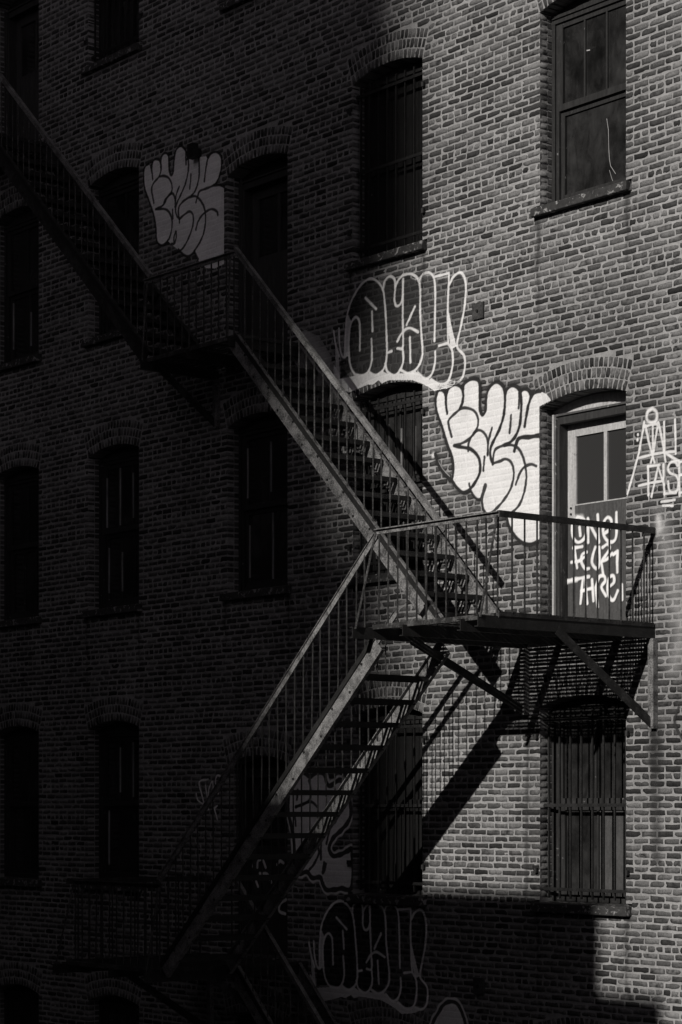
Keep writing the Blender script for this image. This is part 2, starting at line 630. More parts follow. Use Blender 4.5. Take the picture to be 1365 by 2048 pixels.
# lookup of brick faces, so that paint can follow the relief
RES = 0.004
GW = int((U_HI - U_LO) / RES); GH = int((Z_HI - Z_LO) / RES)
RELIEF = np.zeros((GH, GW), np.float32)
for bk in bricks:
    a = int((bk[0] - bk[2] - U_LO) / RES); b = int((bk[0] + bk[2] - U_LO) / RES)
    c = int((bk[1] - bk[3] - Z_LO) / RES); d = int((bk[1] + bk[3] - Z_LO) / RES)
    RELIEF[max(c, 0):max(d + 1, 0), max(a, 0):b + 1] = 1
for bk in arch_bricks:
    rad = max(bk[2], bk[3])
    a = int((bk[0] - rad - U_LO) / RES); b = int((bk[0] + rad - U_LO) / RES)
    c = int((bk[1] - rad - Z_LO) / RES); d = int((bk[1] + rad - Z_LO) / RES)
    if c < 0 or d >= GH or a < 0 or b >= GW:
        continue
    uu = U_LO + (np.arange(a, b + 1) + .5) * RES - bk[0]; zz = Z_LO + (np.arange(c, d + 1) + .5) * RES - bk[1]
    UU, ZZ = np.meshgrid(uu, zz)
    S = UU * math.cos(bk[4]) - ZZ * math.sin(bk[4]); T = UU * math.sin(bk[4]) + ZZ * math.cos(bk[4])
    RELIEF[c:d + 1, a:b + 1] = np.maximum(RELIEF[c:d + 1, a:b + 1], (np.abs(S) < bk[2]) & (np.abs(T) < bk[3]))

GRAFFITI = {
'kust': [('l',[(1.74,9.814),(1.711,9.863),(1.666,9.884),(1.613,9.872),(1.576,9.788),(1.598,9.665),(1.688,9.484),(1.763,9.306),(1.83,9.179),(1.855,9.057),(1.844,8.95),(1.815,8.938)],0.03,0.02,0.45,0.03,1),('l',[(1.568,9.225),(1.621,9.114),(1.696,9.021),(1.807,8.934)],0.03,0.02,0.45,0.03,1),('l',[(1.83,8.931),(1.896,8.855),(1.985,8.786),(2.043,8.775),(2.116,8.801),(2.203,8.87),(2.261,8.951),(2.268,9.048),(2.232,9.13),(2.145,9.2),(2.058,9.23),(1.867,9.278)],0.03,0.02,0.45,0.03,1),('l',[(1.763,9.628),(1.74,9.735),(1.748,9.823),(1.793,9.886),(1.881,9.913),(1.97,9.871),(2.011,9.796),(1.999,9.709),(1.955,9.646)],0.03,0.02,0.45,0.03,1),('l',[(2.007,9.816),(2.021,9.893),(2.102,9.925),(2.203,9.92),(2.261,9.868),(2.261,9.712),(2.268,9.594),(2.304,9.54),(2.347,9.573),(2.354,9.67),(2.383,9.773),(2.447,9.831),(2.532,9.838),(2.61,9.784),(2.638,9.698),(2.631,9.535),(2.575,9.388),(2.49,9.274),(2.426,9.185),(2.426,9.097),(2.461,9.021)],0.03,0.02,0.45,0.03,1),('l',[(2.638,9.698),(2.673,9.751),(2.757,9.772),(2.841,9.727),(2.875,9.626),(2.875,9.483),(2.854,9.361),(2.799,9.263),(2.715,9.207),(2.631,9.188)],0.03,0.02,0.45,0.03,1),('l',[(2.854,9.686),(2.91,9.712),(2.979,9.693),(3.013,9.626),(2.979,9.536),(2.951,9.444),(2.93,9.342)],0.03,0.02,0.45,0.03,1),('l',[(3.013,9.607),(3.061,9.657),(3.156,9.658)],0.03,0.02,0.45,0.03,1),('l',[(2.659,8.473),(2.701,8.363),(2.785,8.259),(2.896,8.177),(3.006,8.153),(3.136,8.17)],0.03,0.02,0.45,0.03,1),('f',[(1.628,9.875),(1.688,9.881),(1.733,9.835),(1.755,9.822),(1.793,9.876),(1.881,9.903),(1.97,9.861),(2.007,9.816),(2.014,9.884),(2.072,9.925),(2.174,9.924),(2.254,9.888),(2.268,9.808),(2.261,9.683),(2.268,9.584),(2.297,9.541),(2.34,9.565),(2.354,9.67),(2.376,9.764),(2.433,9.833),(2.518,9.84),(2.596,9.8),(2.638,9.727),(2.673,9.76),(2.743,9.774),(2.827,9.738),(2.861,9.685),(2.91,9.702),(2.972,9.684),(3.013,9.626),(3.061,9.653),(3.156,9.658),(3.237,9.623),(3.291,9.568),(3.305,9.547),(3.136,9.509),(3.136,9.211),(3.136,8.927),(3.136,8.406),(3.136,8.179),(3.006,8.153),(2.896,8.182),(2.785,8.259),(2.701,8.363),(2.687,8.441),(2.673,8.472),(2.575,8.491),(2.461,8.531),(2.376,8.516),(2.318,8.575),(2.29,8.646),(2.275,8.687),(2.218,8.688),(2.16,8.738),(2.116,8.801),(2.029,8.777),(1.955,8.799),(1.867,8.888),(1.822,8.932),(1.852,9.077),(1.793,9.233),(1.703,9.442),(1.628,9.631),(1.583,9.737),(1.583,9.816)],0.78,0.955),('l',[(1.545,9.223),(1.541,9.213)],0.025,0.75,0.9,0.02,1),('l',[(1.598,9.177),(1.688,9.057),(1.8,8.965)],0.006,0.75,0.8,0.004,1),('l',[(1.74,9.814),(1.711,9.863),(1.666,9.884),(1.613,9.872),(1.576,9.788),(1.598,9.665),(1.688,9.484),(1.763,9.306),(1.83,9.179),(1.855,9.057),(1.844,8.95),(1.815,8.938)],0.0165,0.015,0.97,0.004,1),('l',[(1.568,9.225),(1.621,9.114),(1.696,9.021),(1.807,8.934)],0.0165,0.015,0.97,0.004,1),('l',[(1.83,8.931),(1.896,8.855),(1.985,8.786),(2.043,8.775),(2.116,8.801),(2.203,8.87),(2.261,8.951),(2.268,9.048),(2.232,9.13),(2.145,9.2),(2.058,9.23),(1.867,9.278)],0.0165,0.015,0.97,0.004,1),('l',[(1.867,9.278),(1.97,9.285),(2.072,9.307),(2.174,9.362),(2.232,9.433),(2.232,9.521),(2.174,9.597),(2.072,9.64),(1.985,9.647),(1.896,9.615),(1.793,9.559),(1.785,9.501),(1.83,9.376)],0.0165,0.015,0.97,0.004,1),('l',[(1.763,9.628),(1.74,9.735),(1.748,9.823),(1.793,9.886),(1.881,9.913),(1.97,9.871),(2.011,9.796),(1.999,9.709),(1.955,9.646)],0.0165,0.015,0.97,0.004,1),('l',[(2.007,9.816),(2.021,9.893),(2.102,9.925),(2.203,9.92),(2.261,9.868),(2.261,9.712),(2.268,9.594),(2.304,9.54),(2.347,9.573),(2.354,9.67),(2.383,9.773),(2.447,9.831),(2.532,9.838),(2.61,9.784),(2.638,9.698),(2.631,9.535),(2.575,9.388),(2.49,9.274),(2.426,9.185),(2.426,9.097),(2.461,9.021)],0.0165,0.015,0.97,0.004,1),('l',[(2.461,9.021),(2.468,9.102),(2.504,9.165),(2.631,9.188),(2.743,9.175),(2.841,9.124),(2.91,9.02),(2.944,8.902),(2.951,8.806),(2.917,8.676),(2.854,8.568),(2.757,8.502),(2.687,8.475)],0.0165,0.015,0.97,0.004,1),('l',[(2.468,9.025),(2.561,9.033),(2.645,9.047),(2.729,9.003),(2.764,8.923),(2.764,8.836),(2.715,8.727),(2.617,8.631),(2.518,8.564),(2.419,8.521),(2.361,8.522),(2.311,8.586),(2.297,8.675),(2.326,8.74),(2.354,8.805),(2.333,8.812),(2.297,8.714),(2.275,8.682),(2.218,8.688),(2.145,8.759),(2.109,8.832),(2.102,8.857)],0.0165,0.015,0.97,0.004,1),('l',[(2.638,9.698),(2.673,9.751),(2.757,9.772),(2.841,9.727),(2.875,9.626),(2.875,9.483),(2.854,9.361),(2.799,9.263),(2.715,9.207),(2.631,9.188)],0.0165,0.015,0.97,0.004,1),('l',[(2.854,9.706),(2.841,9.535)],0.0165,0.015,0.97,0.004,1),('l',[(2.854,9.686),(2.91,9.712),(2.979,9.693),(3.013,9.626),(2.979,9.536),(2.951,9.444),(2.93,9.342)],0.0165,0.015,0.97,0.004,1),('l',[(3.013,9.607),(3.061,9.657),(3.156,9.658)],0.0165,0.015,0.97,0.004,1),('l',[(2.729,9.479),(2.722,9.388),(2.705,9.304)],0.0165,0.015,0.97,0.004,1),('l',[(2.447,9.386),(2.419,9.321),(2.39,9.247),(2.383,9.132)],0.0165,0.015,0.97,0.004,1),('l',[(2.087,9.197),(2.094,9.274),(2.145,9.346),(2.21,9.387),(2.275,9.383),(2.347,9.33),(2.383,9.248),(2.383,9.122)],0.0165,0.015,0.97,0.004,1),('l',[(2.333,9.104),(2.318,8.969)],0.0165,0.015,0.97,0.004,1),('l',[(3.136,9.221),(2.979,9.226),(2.854,9.232),(2.806,9.186),(2.778,9.113)],0.0165,0.015,0.97,0.004,1),('l',[(3.095,8.922),(3.02,8.95),(2.924,8.933),(2.854,8.874),(2.799,8.775)],0.0165,0.015,0.97,0.004,1),('l',[(2.659,8.473),(2.701,8.363),(2.785,8.259),(2.896,8.177),(3.006,8.153),(3.136,8.17)],0.0165,0.015,0.97,0.004,1),('l',[(1.74,9.814),(1.711,9.863),(1.666,9.884),(1.613,9.872),(1.576,9.788),(1.598,9.665),(1.688,9.484),(1.763,9.306),(1.83,9.179),(1.855,9.057),(1.844,8.95),(1.815,8.938)],0.02,0.015,0.97,0.006,1),('l',[(1.568,9.225),(1.621,9.114),(1.696,9.021),(1.807,8.934)],0.02,0.015,0.97,0.006,1),('l',[(1.83,8.931),(1.896,8.855),(1.985,8.786),(2.043,8.775),(2.116,8.801),(2.203,8.87),(2.261,8.951),(2.268,9.048),(2.232,9.13),(2.145,9.2),(2.058,9.23),(1.867,9.278)],0.02,0.015,0.97,0.006,1),('l',[(1.763,9.628),(1.74,9.735),(1.748,9.823),(1.793,9.886),(1.881,9.913),(1.97,9.871),(2.011,9.796),(1.999,9.709),(1.955,9.646)],0.02,0.015,0.97,0.006,1),('l',[(2.007,9.816),(2.021,9.893),(2.102,9.925),(2.203,9.92),(2.261,9.868),(2.261,9.712),(2.268,9.594),(2.304,9.54),(2.347,9.573),(2.354,9.67),(2.383,9.773),(2.447,9.831),(2.532,9.838),(2.61,9.784),(2.638,9.698),(2.631,9.535),(2.575,9.388),(2.49,9.274),(2.426,9.185),(2.426,9.097),(2.461,9.021)],0.02,0.015,0.97,0.006,1),('l',[(2.638,9.698),(2.673,9.751),(2.757,9.772),(2.841,9.727),(2.875,9.626),(2.875,9.483),(2.854,9.361),(2.799,9.263),(2.715,9.207),(2.631,9.188)],0.02,0.015,0.97,0.006,1),('l',[(2.854,9.686),(2.91,9.712),(2.979,9.693),(3.013,9.626),(2.979,9.536),(2.951,9.444),(2.93,9.342)],0.02,0.015,0.97,0.006,1),('l',[(3.013,9.607),(3.061,9.657),(3.156,9.658)],0.02,0.015,0.97,0.006,1),('l',[(2.659,8.473),(2.701,8.363),(2.785,8.259),(2.896,8.177),(3.006,8.153),(3.136,8.17)],0.02,0.015,0.97,0.006,1),('l',[(3.136,9.221),(2.979,9.226),(2.854,9.232),(2.806,9.186),(2.778,9.113)],0.024,0.015,0.97,0.004,1)],
'hollow': [('f',[(0.143,10.965),(0.238,11.117),(0.389,11.222),(0.52,11.234),(0.649,11.176),(0.723,11.092),(0.815,11.205),(0.906,11.189),(0.96,11.144),(1.104,11.176),(1.3,11.083),(1.335,10.671),(1.353,10.32),(1.247,10.15),(1.14,10.137),(0.887,10.157),(0.575,10.203),(0.351,10.236),(0.2,10.306),(0.009,10.25),(0.009,10.468),(0.124,10.51),(0.105,10.754)],0.03,0.72),('f',[(1.335,11.065),(1.388,11.125),(1.529,11.099),(1.598,11.052),(1.771,11.033),(1.942,11.036),(2.035,10.985),(2.035,10.838),(1.908,10.302),(2.01,10.162),(1.993,9.994),(1.805,9.953),(1.633,9.955),(1.424,10.043),(1.3,10.131),(1.371,10.317)],0.04,0.4),('f',[(-0.01,10.241),(0.238,10.241),(0.351,10.224),(0.482,10.235),(0.594,10.194),(0.705,10.231),(0.778,10.191),(0.887,10.145),(0.996,10.158),(1.14,10.131),(1.265,10.142),(1.335,10.068),(1.424,10.032),(1.511,10.019),(1.598,9.954),(1.685,9.936),(1.788,9.956),(1.908,9.921),(1.822,9.893),(1.737,9.883),(1.563,9.885),(1.459,9.946),(1.353,9.996),(1.211,10.051),(0.978,10.085),(0.815,10.109),(0.705,10.089),(0.649,10.133),(0.557,10.099),(0.464,10.112),(0.295,10.089),(0.143,10.074),(0.048,10.124),(-0.126,10.306),(-0.126,10.428),(-0.029,10.316)],0.8,0.85),('f',[(-0.097,10.642),(-0.029,10.498),(-0.01,10.241),(-0.087,10.301)],0.8,0.7),('f',[(1.785,10.687),(1.831,10.52),(1.908,10.302),(1.822,10.282),(1.78,10.483)],0.8,0.9),('f',[(0.076,10.47),(0.153,10.47),(0.153,10.747),(0.191,10.837),(0.115,10.946),(0.082,10.734)],0.8,0.75),('l',[(0.067,10.483),(0.086,10.758),(0.124,10.956),(0.219,11.108),(0.37,11.225),(0.52,11.252),(0.64,11.195),(0.723,11.092),(0.756,10.944),(0.774,10.74),(0.787,10.526),(0.784,10.349),(0.741,10.249),(0.649,10.198),(0.575,10.203),(0.501,10.238)],0.0145,0.74,0.95,0.007,1),('l',[(0.333,10.508),(0.333,10.718),(0.323,10.827),(0.267,10.878),(0.2,10.847),(0.153,10.747),(0.143,10.568),(0.162,10.384),(0.238,10.265),(0.351,10.23),(0.464,10.243),(0.529,10.341),(0.538,10.47),(0.529,10.596)],0.0145,0.74,0.95,0.007,1),('l',[(-0.122,10.791),(-0.087,10.64),(-0.029,10.498)],0.0145,0.74,0.95,0.007,1),('l',[(-0.029,10.8),(-0.019,10.63),(0.019,10.503),(0.076,10.47),(0.115,10.512)],0.0145,0.74,0.95,0.007,1),('l',[(0.426,11.06),(0.612,10.909)],0.0145,0.74,0.95,0.007,1),('l',[(0.538,10.892),(0.548,10.683)],0.0145,0.74,0.95,0.007,1),('l',[(0.723,11.092),(0.751,11.181),(0.833,11.219),(0.915,11.175),(0.924,11.068),(0.915,10.964),(0.942,10.889),(1.005,10.889),(1.05,10.964),(1.05,11.139)],0.0145,0.74,0.95,0.007,1),('l',[(0.933,11.102),(0.978,11.152),(1.068,11.194),(1.194,11.178),(1.3,11.106),(1.335,10.984),(1.335,10.729),(1.353,10.529),(1.371,10.317),(1.335,10.218),(1.247,10.15),(1.14,10.137),(1.032,10.182)],0.0145,0.74,0.95,0.007,1),('l',[(1.059,11.149),(1.05,10.835),(1.054,10.6),(1.05,10.425),(0.96,10.428)],0.0145,0.74,0.95,0.007,1),('l',[(1.05,10.402),(1.059,10.295),(1.032,10.218),(0.96,10.158),(0.887,10.151),(0.796,10.206),(0.76,10.294)],0.0145,0.74,0.95,0.007,1),('l',[(0.796,10.406),(0.869,10.413)],0.0145,0.74,0.95,0.007,1),('l',[(1.247,10.825),(1.113,10.655)],0.0145,0.74,0.95,0.007,1),('l',[(0.96,10.504),(1.05,10.589),(1.158,10.613),(1.3,10.549)],0.0145,0.74,0.95,0.007,1),('l',[(1.167,10.512),(1.176,10.248)],0.0145,0.74,0.95,0.007,1),('l',[(1.318,11.08),(1.371,11.14),(1.476,11.144),(1.546,11.085),(1.572,10.976),(1.572,10.746),(1.563,10.414)],0.0145,0.74,0.95,0.007,1),('l',[(1.572,10.298),(1.572,10.194),(1.529,10.085),(1.459,10.038),(1.388,10.048),(1.3,10.119)],0.0145,0.74,0.95,0.007,1),('l',[(1.78,10.351),(1.84,10.267),(1.848,10.129),(1.805,9.999),(1.737,9.946),(1.633,9.949),(1.511,10.019)],0.0145,0.74,0.95,0.007,1),('l',[(1.797,10.959),(1.857,11.029),(1.959,11.056),(2.026,10.998),(2.052,10.869),(2.026,10.669),(1.967,10.475),(1.916,10.301),(2.026,10.182),(2.035,10.056),(1.993,9.96),(1.908,9.927),(1.805,9.953)],0.0145,0.74,0.95,0.007,1),('l',[(1.555,11.083),(1.788,11.081),(1.788,10.995),(1.771,10.77),(1.771,10.484),(1.78,10.357),(1.633,10.351)],0.014,0.74,0.95,0.006,0)],
'hollow_low': [('f',[(-0.329,4.202),(-0.248,4.351),(-0.114,4.462),(0.005,4.485),(0.127,4.442),(0.199,4.371),(0.278,4.484),(0.362,4.477),(0.414,4.44),(0.545,4.483),(0.73,4.414),(0.781,4.035),(0.814,3.712),(0.725,3.545),(0.627,3.523),(0.393,3.52),(0.104,3.535),(-0.103,3.545),(-0.245,3.597),(-0.418,3.528),(-0.429,3.73),(-0.325,3.779),(-0.354,4.003)],0.03,0.72),('f',[(0.763,4.4),(0.809,4.461),(0.939,4.449),(1.005,4.412),(1.165,4.409),(1.322,4.427),(1.41,4.388),(1.417,4.252),(1.325,3.744),(1.426,3.624),(1.418,3.466),(1.247,3.412),(1.089,3.398),(0.892,3.461),(0.774,3.532),(0.831,3.711)],0.04,0.4),('f',[(-0.435,3.518),(-0.207,3.54),(-0.103,3.534),(0.017,3.556),(0.122,3.528),(0.222,3.572),(0.291,3.541),(0.394,3.508),(0.493,3.53),(0.627,3.518),(0.742,3.539),(0.809,3.477),(0.893,3.451),(0.974,3.447),(1.057,3.394),(1.137,3.385),(1.231,3.413),(1.343,3.391),(1.265,3.358),(1.188,3.341),(1.028,3.327),(0.929,3.375),(0.829,3.412),(0.696,3.45),(0.48,3.461),(0.329,3.469),(0.229,3.441),(0.176,3.476),(0.093,3.437),(0.006,3.441),(-0.148,3.404),(-0.287,3.377),(-0.377,3.415),(-0.545,3.568),(-0.551,3.681),(-0.456,3.586)],0.92,0.85),('f',[(-0.534,3.882),(-0.465,3.754),(-0.435,3.518),(-0.509,3.567)],0.92,0.7),('f',[(1.194,4.09),(1.244,3.939),(1.325,3.744),(1.247,3.718),(1.199,3.901)],0.92,0.9),('f',[(-0.367,3.738),(-0.296,3.745),(-0.309,4.001),(-0.278,4.088),(-0.353,4.182),(-0.374,3.983)],0.92,0.75),('l',[(-0.376,3.749),(-0.371,4.005),(-0.346,4.192),(-0.265,4.341),(-0.132,4.463),(0.005,4.501),(0.118,4.459),(0.199,4.371),(0.236,4.237),(0.262,4.05),(0.284,3.853),(0.29,3.688),(0.255,3.592),(0.173,3.537),(0.104,3.535),(0.035,3.56)],0.0145,0.92,0.95,0.007,1),('l',[(-0.133,3.796),(-0.142,3.99),(-0.157,4.09),(-0.211,4.133),(-0.271,4.098),(-0.309,4.001),(-0.31,3.835),(-0.284,3.666),(-0.208,3.562),(-0.103,3.54),(0.0,3.562),(0.056,3.658),(0.058,3.779),(0.044,3.895)],0.0145,0.92,0.95,0.007,1),('l',[(-0.564,4.018),(-0.525,3.881),(-0.465,3.754)],0.0145,0.92,0.95,0.007,1),('l',[(-0.479,4.034),(-0.462,3.878),(-0.421,3.763),(-0.367,3.738),(-0.333,3.78)],0.0145,0.92,0.95,0.007,1),('l',[(-0.073,4.315),(0.105,4.192)],0.0145,0.92,0.95,0.007,1),('l',[(0.038,4.17),(0.057,3.977)],0.0145,0.92,0.95,0.007,1),('l',[(0.199,4.371),(0.22,4.456),(0.294,4.499),(0.371,4.465),(0.385,4.367),(0.381,4.27),(0.41,4.203),(0.468,4.208),(0.505,4.282),(0.497,4.444)],0.0145,0.92,0.95,0.007,1),('l',[(0.391,4.399),(0.43,4.449),(0.511,4.496),(0.628,4.493),(0.729,4.435),(0.766,4.325),(0.778,4.089),(0.804,3.905),(0.831,3.711),(0.802,3.616),(0.725,3.545),(0.627,3.523),(0.525,3.556)],0.0145,0.92,0.95,0.007,1),('l',[(0.505,4.454),(0.511,4.162),(0.526,3.945),(0.531,3.782),(0.448,3.777)],0.0145,0.92,0.95,0.007,1),('l',[(0.532,3.761),(0.545,3.663),(0.524,3.589),(0.46,3.527),(0.394,3.514),(0.307,3.557),(0.27,3.635)],0.0145,0.92,0.95,0.007,1),('l',[(0.298,3.742),(0.365,3.755)],0.0145,0.92,0.95,0.007,1),('l',[(0.693,4.17),(0.578,4.001)],0.0145,0.92,0.95,0.007,1),('l',[(0.444,3.847),(0.523,3.934),(0.621,3.966),(0.755,3.919)],0.0145,0.92,0.95,0.007,1),('l',[(0.634,3.873),(0.655,3.629)],0.0145,0.92,0.95,0.007,1),('l',[(0.746,4.413),(0.792,4.473),(0.889,4.486),(0.956,4.438),(0.985,4.339),(0.996,4.126),(1.003,3.817)],0.0145,0.92,0.95,0.007,1),('l',[(1.017,3.711),(1.021,3.614),(0.987,3.51),(0.925,3.46),(0.859,3.463),(0.775,3.521)],0.0145,0.92,0.95,0.007,1),('l',[(1.205,3.778),(1.264,3.706),(1.278,3.579),(1.245,3.454),(1.185,3.399),(1.089,3.393),(0.974,3.447)],0.0145,0.92,0.95,0.007,1),('l',[(1.192,4.343),(1.244,4.413),(1.337,4.447),(1.401,4.399),(1.431,4.282),(1.417,4.095),(1.371,3.91),(1.333,3.744),(1.439,3.644),(1.454,3.528),(1.419,3.435),(1.343,3.397),(1.247,3.412)],0.0145,0.92,0.95,0.007,1),('l',[(0.964,4.436),(1.178,4.455),(1.182,4.376),(1.177,4.166),(1.191,3.901),(1.205,3.784),(1.07,3.765)],0.014,0.92,0.95,0.006,0)],
'tag_right': [('l',[(4.657,9.279),(4.602,9.252),(4.598,9.189),(4.641,9.155),(4.696,9.153),(4.727,9.189),(4.719,9.242),(4.68,9.276),(4.657,9.279)],0.016,0.76,0.95,0.012,1),('l',[(4.986,8.706),(4.959,8.743),(4.897,8.744),(4.867,8.697),(4.897,8.647),(4.966,8.617),(4.997,8.556),(4.982,8.479),(4.928,8.462),(4.882,8.489),(4.867,8.571)],0.013,0.76,0.95,0.006,1),('l',[(4.843,8.836),(4.928,8.786),(4.997,8.75)],0.013,0.76,0.95,0.006,1),('l',[(4.562,9.171),(4.555,9.125),(4.491,8.879),(4.412,8.674),(4.344,8.513)],0.0125,0.76,0.95,0.006,0),('l',[(4.555,9.125),(4.649,9.13),(4.743,9.13)],0.0125,0.76,0.95,0.006,0),('l',[(4.578,9.134),(4.617,8.985),(4.665,8.847),(4.696,8.768)],0.0125,0.76,0.95,0.006,0),('l',[(4.743,9.141),(4.711,9.013),(4.68,8.862),(4.649,8.774)],0.0125,0.76,0.95,0.006,0),('l',[(4.672,9.122),(4.676,8.862)],0.0125,0.76,0.95,0.006,0),('l',[(4.75,9.129),(4.797,8.945),(4.836,8.763)],0.0125,0.76,0.95,0.006,0),('l',[(4.816,9.137),(4.824,8.839)],0.0125,0.76,0.95,0.006,0),('l',[(4.955,9.142),(4.963,8.822)],0.0125,0.76,0.95,0.006,0),('l',[(4.491,8.836),(4.649,8.848),(4.82,8.851),(4.959,8.842)],0.0125,0.76,0.95,0.006,0),('l',[(4.61,8.744),(4.617,8.472)],0.0125,0.76,0.95,0.006,0),('l',[(4.61,8.744),(4.758,8.738)],0.0125,0.76,0.95,0.006,0),('l',[(4.743,8.734),(4.696,8.584),(4.657,8.456)],0.0125,0.76,0.95,0.006,0),('l',[(4.743,8.722),(4.797,8.59),(4.82,8.542)],0.0125,0.76,0.95,0.006,0),('l',[(4.491,8.572),(4.649,8.584),(4.789,8.585)],0.0125,0.76,0.95,0.006,0),('l',[(4.809,8.738),(4.809,8.589),(4.824,8.461)],0.0125,0.76,0.95,0.006,0),('l',[(4.82,8.462),(4.966,8.457)],0.0125,0.76,0.95,0.006,0),('l',[(5.005,8.749),(5.012,8.452),(5.012,8.424)],0.0125,0.76,0.95,0.006,0),('l',[(5.012,8.617),(5.119,8.616)],0.0125,0.76,0.95,0.006,0),('l',[(5.012,8.737),(5.119,8.735)],0.0125,0.76,0.95,0.006,0),('l',[(5.012,8.452),(5.119,8.452)],0.0125,0.76,0.95,0.006,0),('l',[(4.781,8.391),(4.867,8.391),(4.951,8.391)],0.0125,0.76,0.95,0.006,0),('l',[(4.797,8.353),(4.928,8.339)],0.0125,0.76,0.95,0.006,0),('l',[(4.482,9.063),(4.483,9.057)],0.0125,0.76,0.95,0.006,0),('l',[(4.475,9.014),(4.476,9.008)],0.0125,0.76,0.95,0.006,0),('l',[(4.617,8.472),(4.621,8.42)],0.004,0.76,0.9,0.003,0),('l',[(4.657,8.456),(4.661,8.439)],0.004,0.76,0.9,0.003,0),('l',[(4.82,8.462),(4.816,8.422)],0.004,0.76,0.9,0.003,0),('l',[(4.346,8.513),(4.348,8.489)],0.004,0.76,0.9,0.003,0)],
'door_tag': [('l',[(3.354,8.399),(3.293,8.343),(3.302,8.23),(3.372,8.162),(3.459,8.191),(3.493,8.286),(3.459,8.376),(3.372,8.416)],0.016,0.88,0.95,0.009,1),('l',[(3.734,8.214),(3.801,8.245),(3.835,8.327),(3.785,8.368),(3.734,8.325),(3.725,8.215),(3.785,8.136),(3.869,8.129),(3.903,8.199),(3.903,8.405)],0.016,0.88,0.95,0.009,1),('l',[(3.493,8.052),(3.433,8.033),(3.424,7.959),(3.476,7.893),(3.528,7.889)],0.016,0.88,0.95,0.009,1),('l',[(3.614,8.091),(3.58,8.008),(3.571,7.935),(3.631,7.88),(3.674,7.926),(3.665,8.086)],0.016,0.88,0.95,0.009,1),('l',[(3.717,8.081),(3.785,8.106),(3.81,8.061),(3.751,7.993),(3.708,7.948),(3.785,7.966),(3.844,8.009)],0.016,0.88,0.95,0.009,1),('l',[(3.631,7.709),(3.665,7.792),(3.734,7.799),(3.751,7.748),(3.699,7.691),(3.759,7.601)],0.016,0.88,0.95,0.009,1),('l',[(3.801,7.683),(3.869,7.727),(3.861,7.789),(3.801,7.769),(3.785,7.66),(3.818,7.572),(3.869,7.557),(3.92,7.638)],0.016,0.88,0.95,0.009,1),('l',[(3.284,7.971),(3.389,7.974),(3.459,8.006)],0.016,0.88,0.95,0.009,1),('l',[(3.398,8.308),(3.407,8.227)],0.016,0.88,0.95,0.009,0),('l',[(3.519,8.148),(3.514,8.383)],0.016,0.88,0.95,0.009,0),('l',[(3.514,8.371),(3.58,8.266),(3.665,8.147)],0.016,0.88,0.95,0.009,0),('l',[(3.648,8.406),(3.665,8.135)],0.016,0.88,0.95,0.009,0),('l',[(3.319,8.117),(3.363,7.909)],0.016,0.88,0.95,0.009,0),('l',[(3.31,8.111),(3.433,8.113)],0.016,0.88,0.95,0.009,0),('l',[(3.861,7.996),(3.92,8.027),(3.911,7.918),(3.916,7.821)],0.016,0.88,0.95,0.009,0),('l',[(3.699,7.936),(3.725,7.812)],0.016,0.88,0.95,0.009,0),('l',[(3.214,7.79),(3.528,7.809)],0.016,0.88,0.95,0.009,0),('l',[(3.441,7.785),(3.41,7.552)],0.016,0.88,0.95,0.009,0),('l',[(3.476,7.782),(3.502,7.546)],0.016,0.88,0.95,0.009,0),('l',[(3.424,7.675),(3.562,7.689)],0.016,0.88,0.95,0.009,0),('l',[(3.571,7.775),(3.588,7.564)],0.016,0.88,0.95,0.009,0),('l',[(3.665,7.792),(3.622,7.697),(3.648,7.499)],0.016,0.88,0.95,0.009,0),('l',[(3.978,7.694),(3.978,7.549)],0.016,0.88,0.95,0.009,0),('l',[(3.354,8.411),(3.424,8.404)],0.02,0.88,0.8,0.03,1),('l',[(3.223,7.783),(3.354,7.792)],0.022,0.88,0.8,0.015,1)],
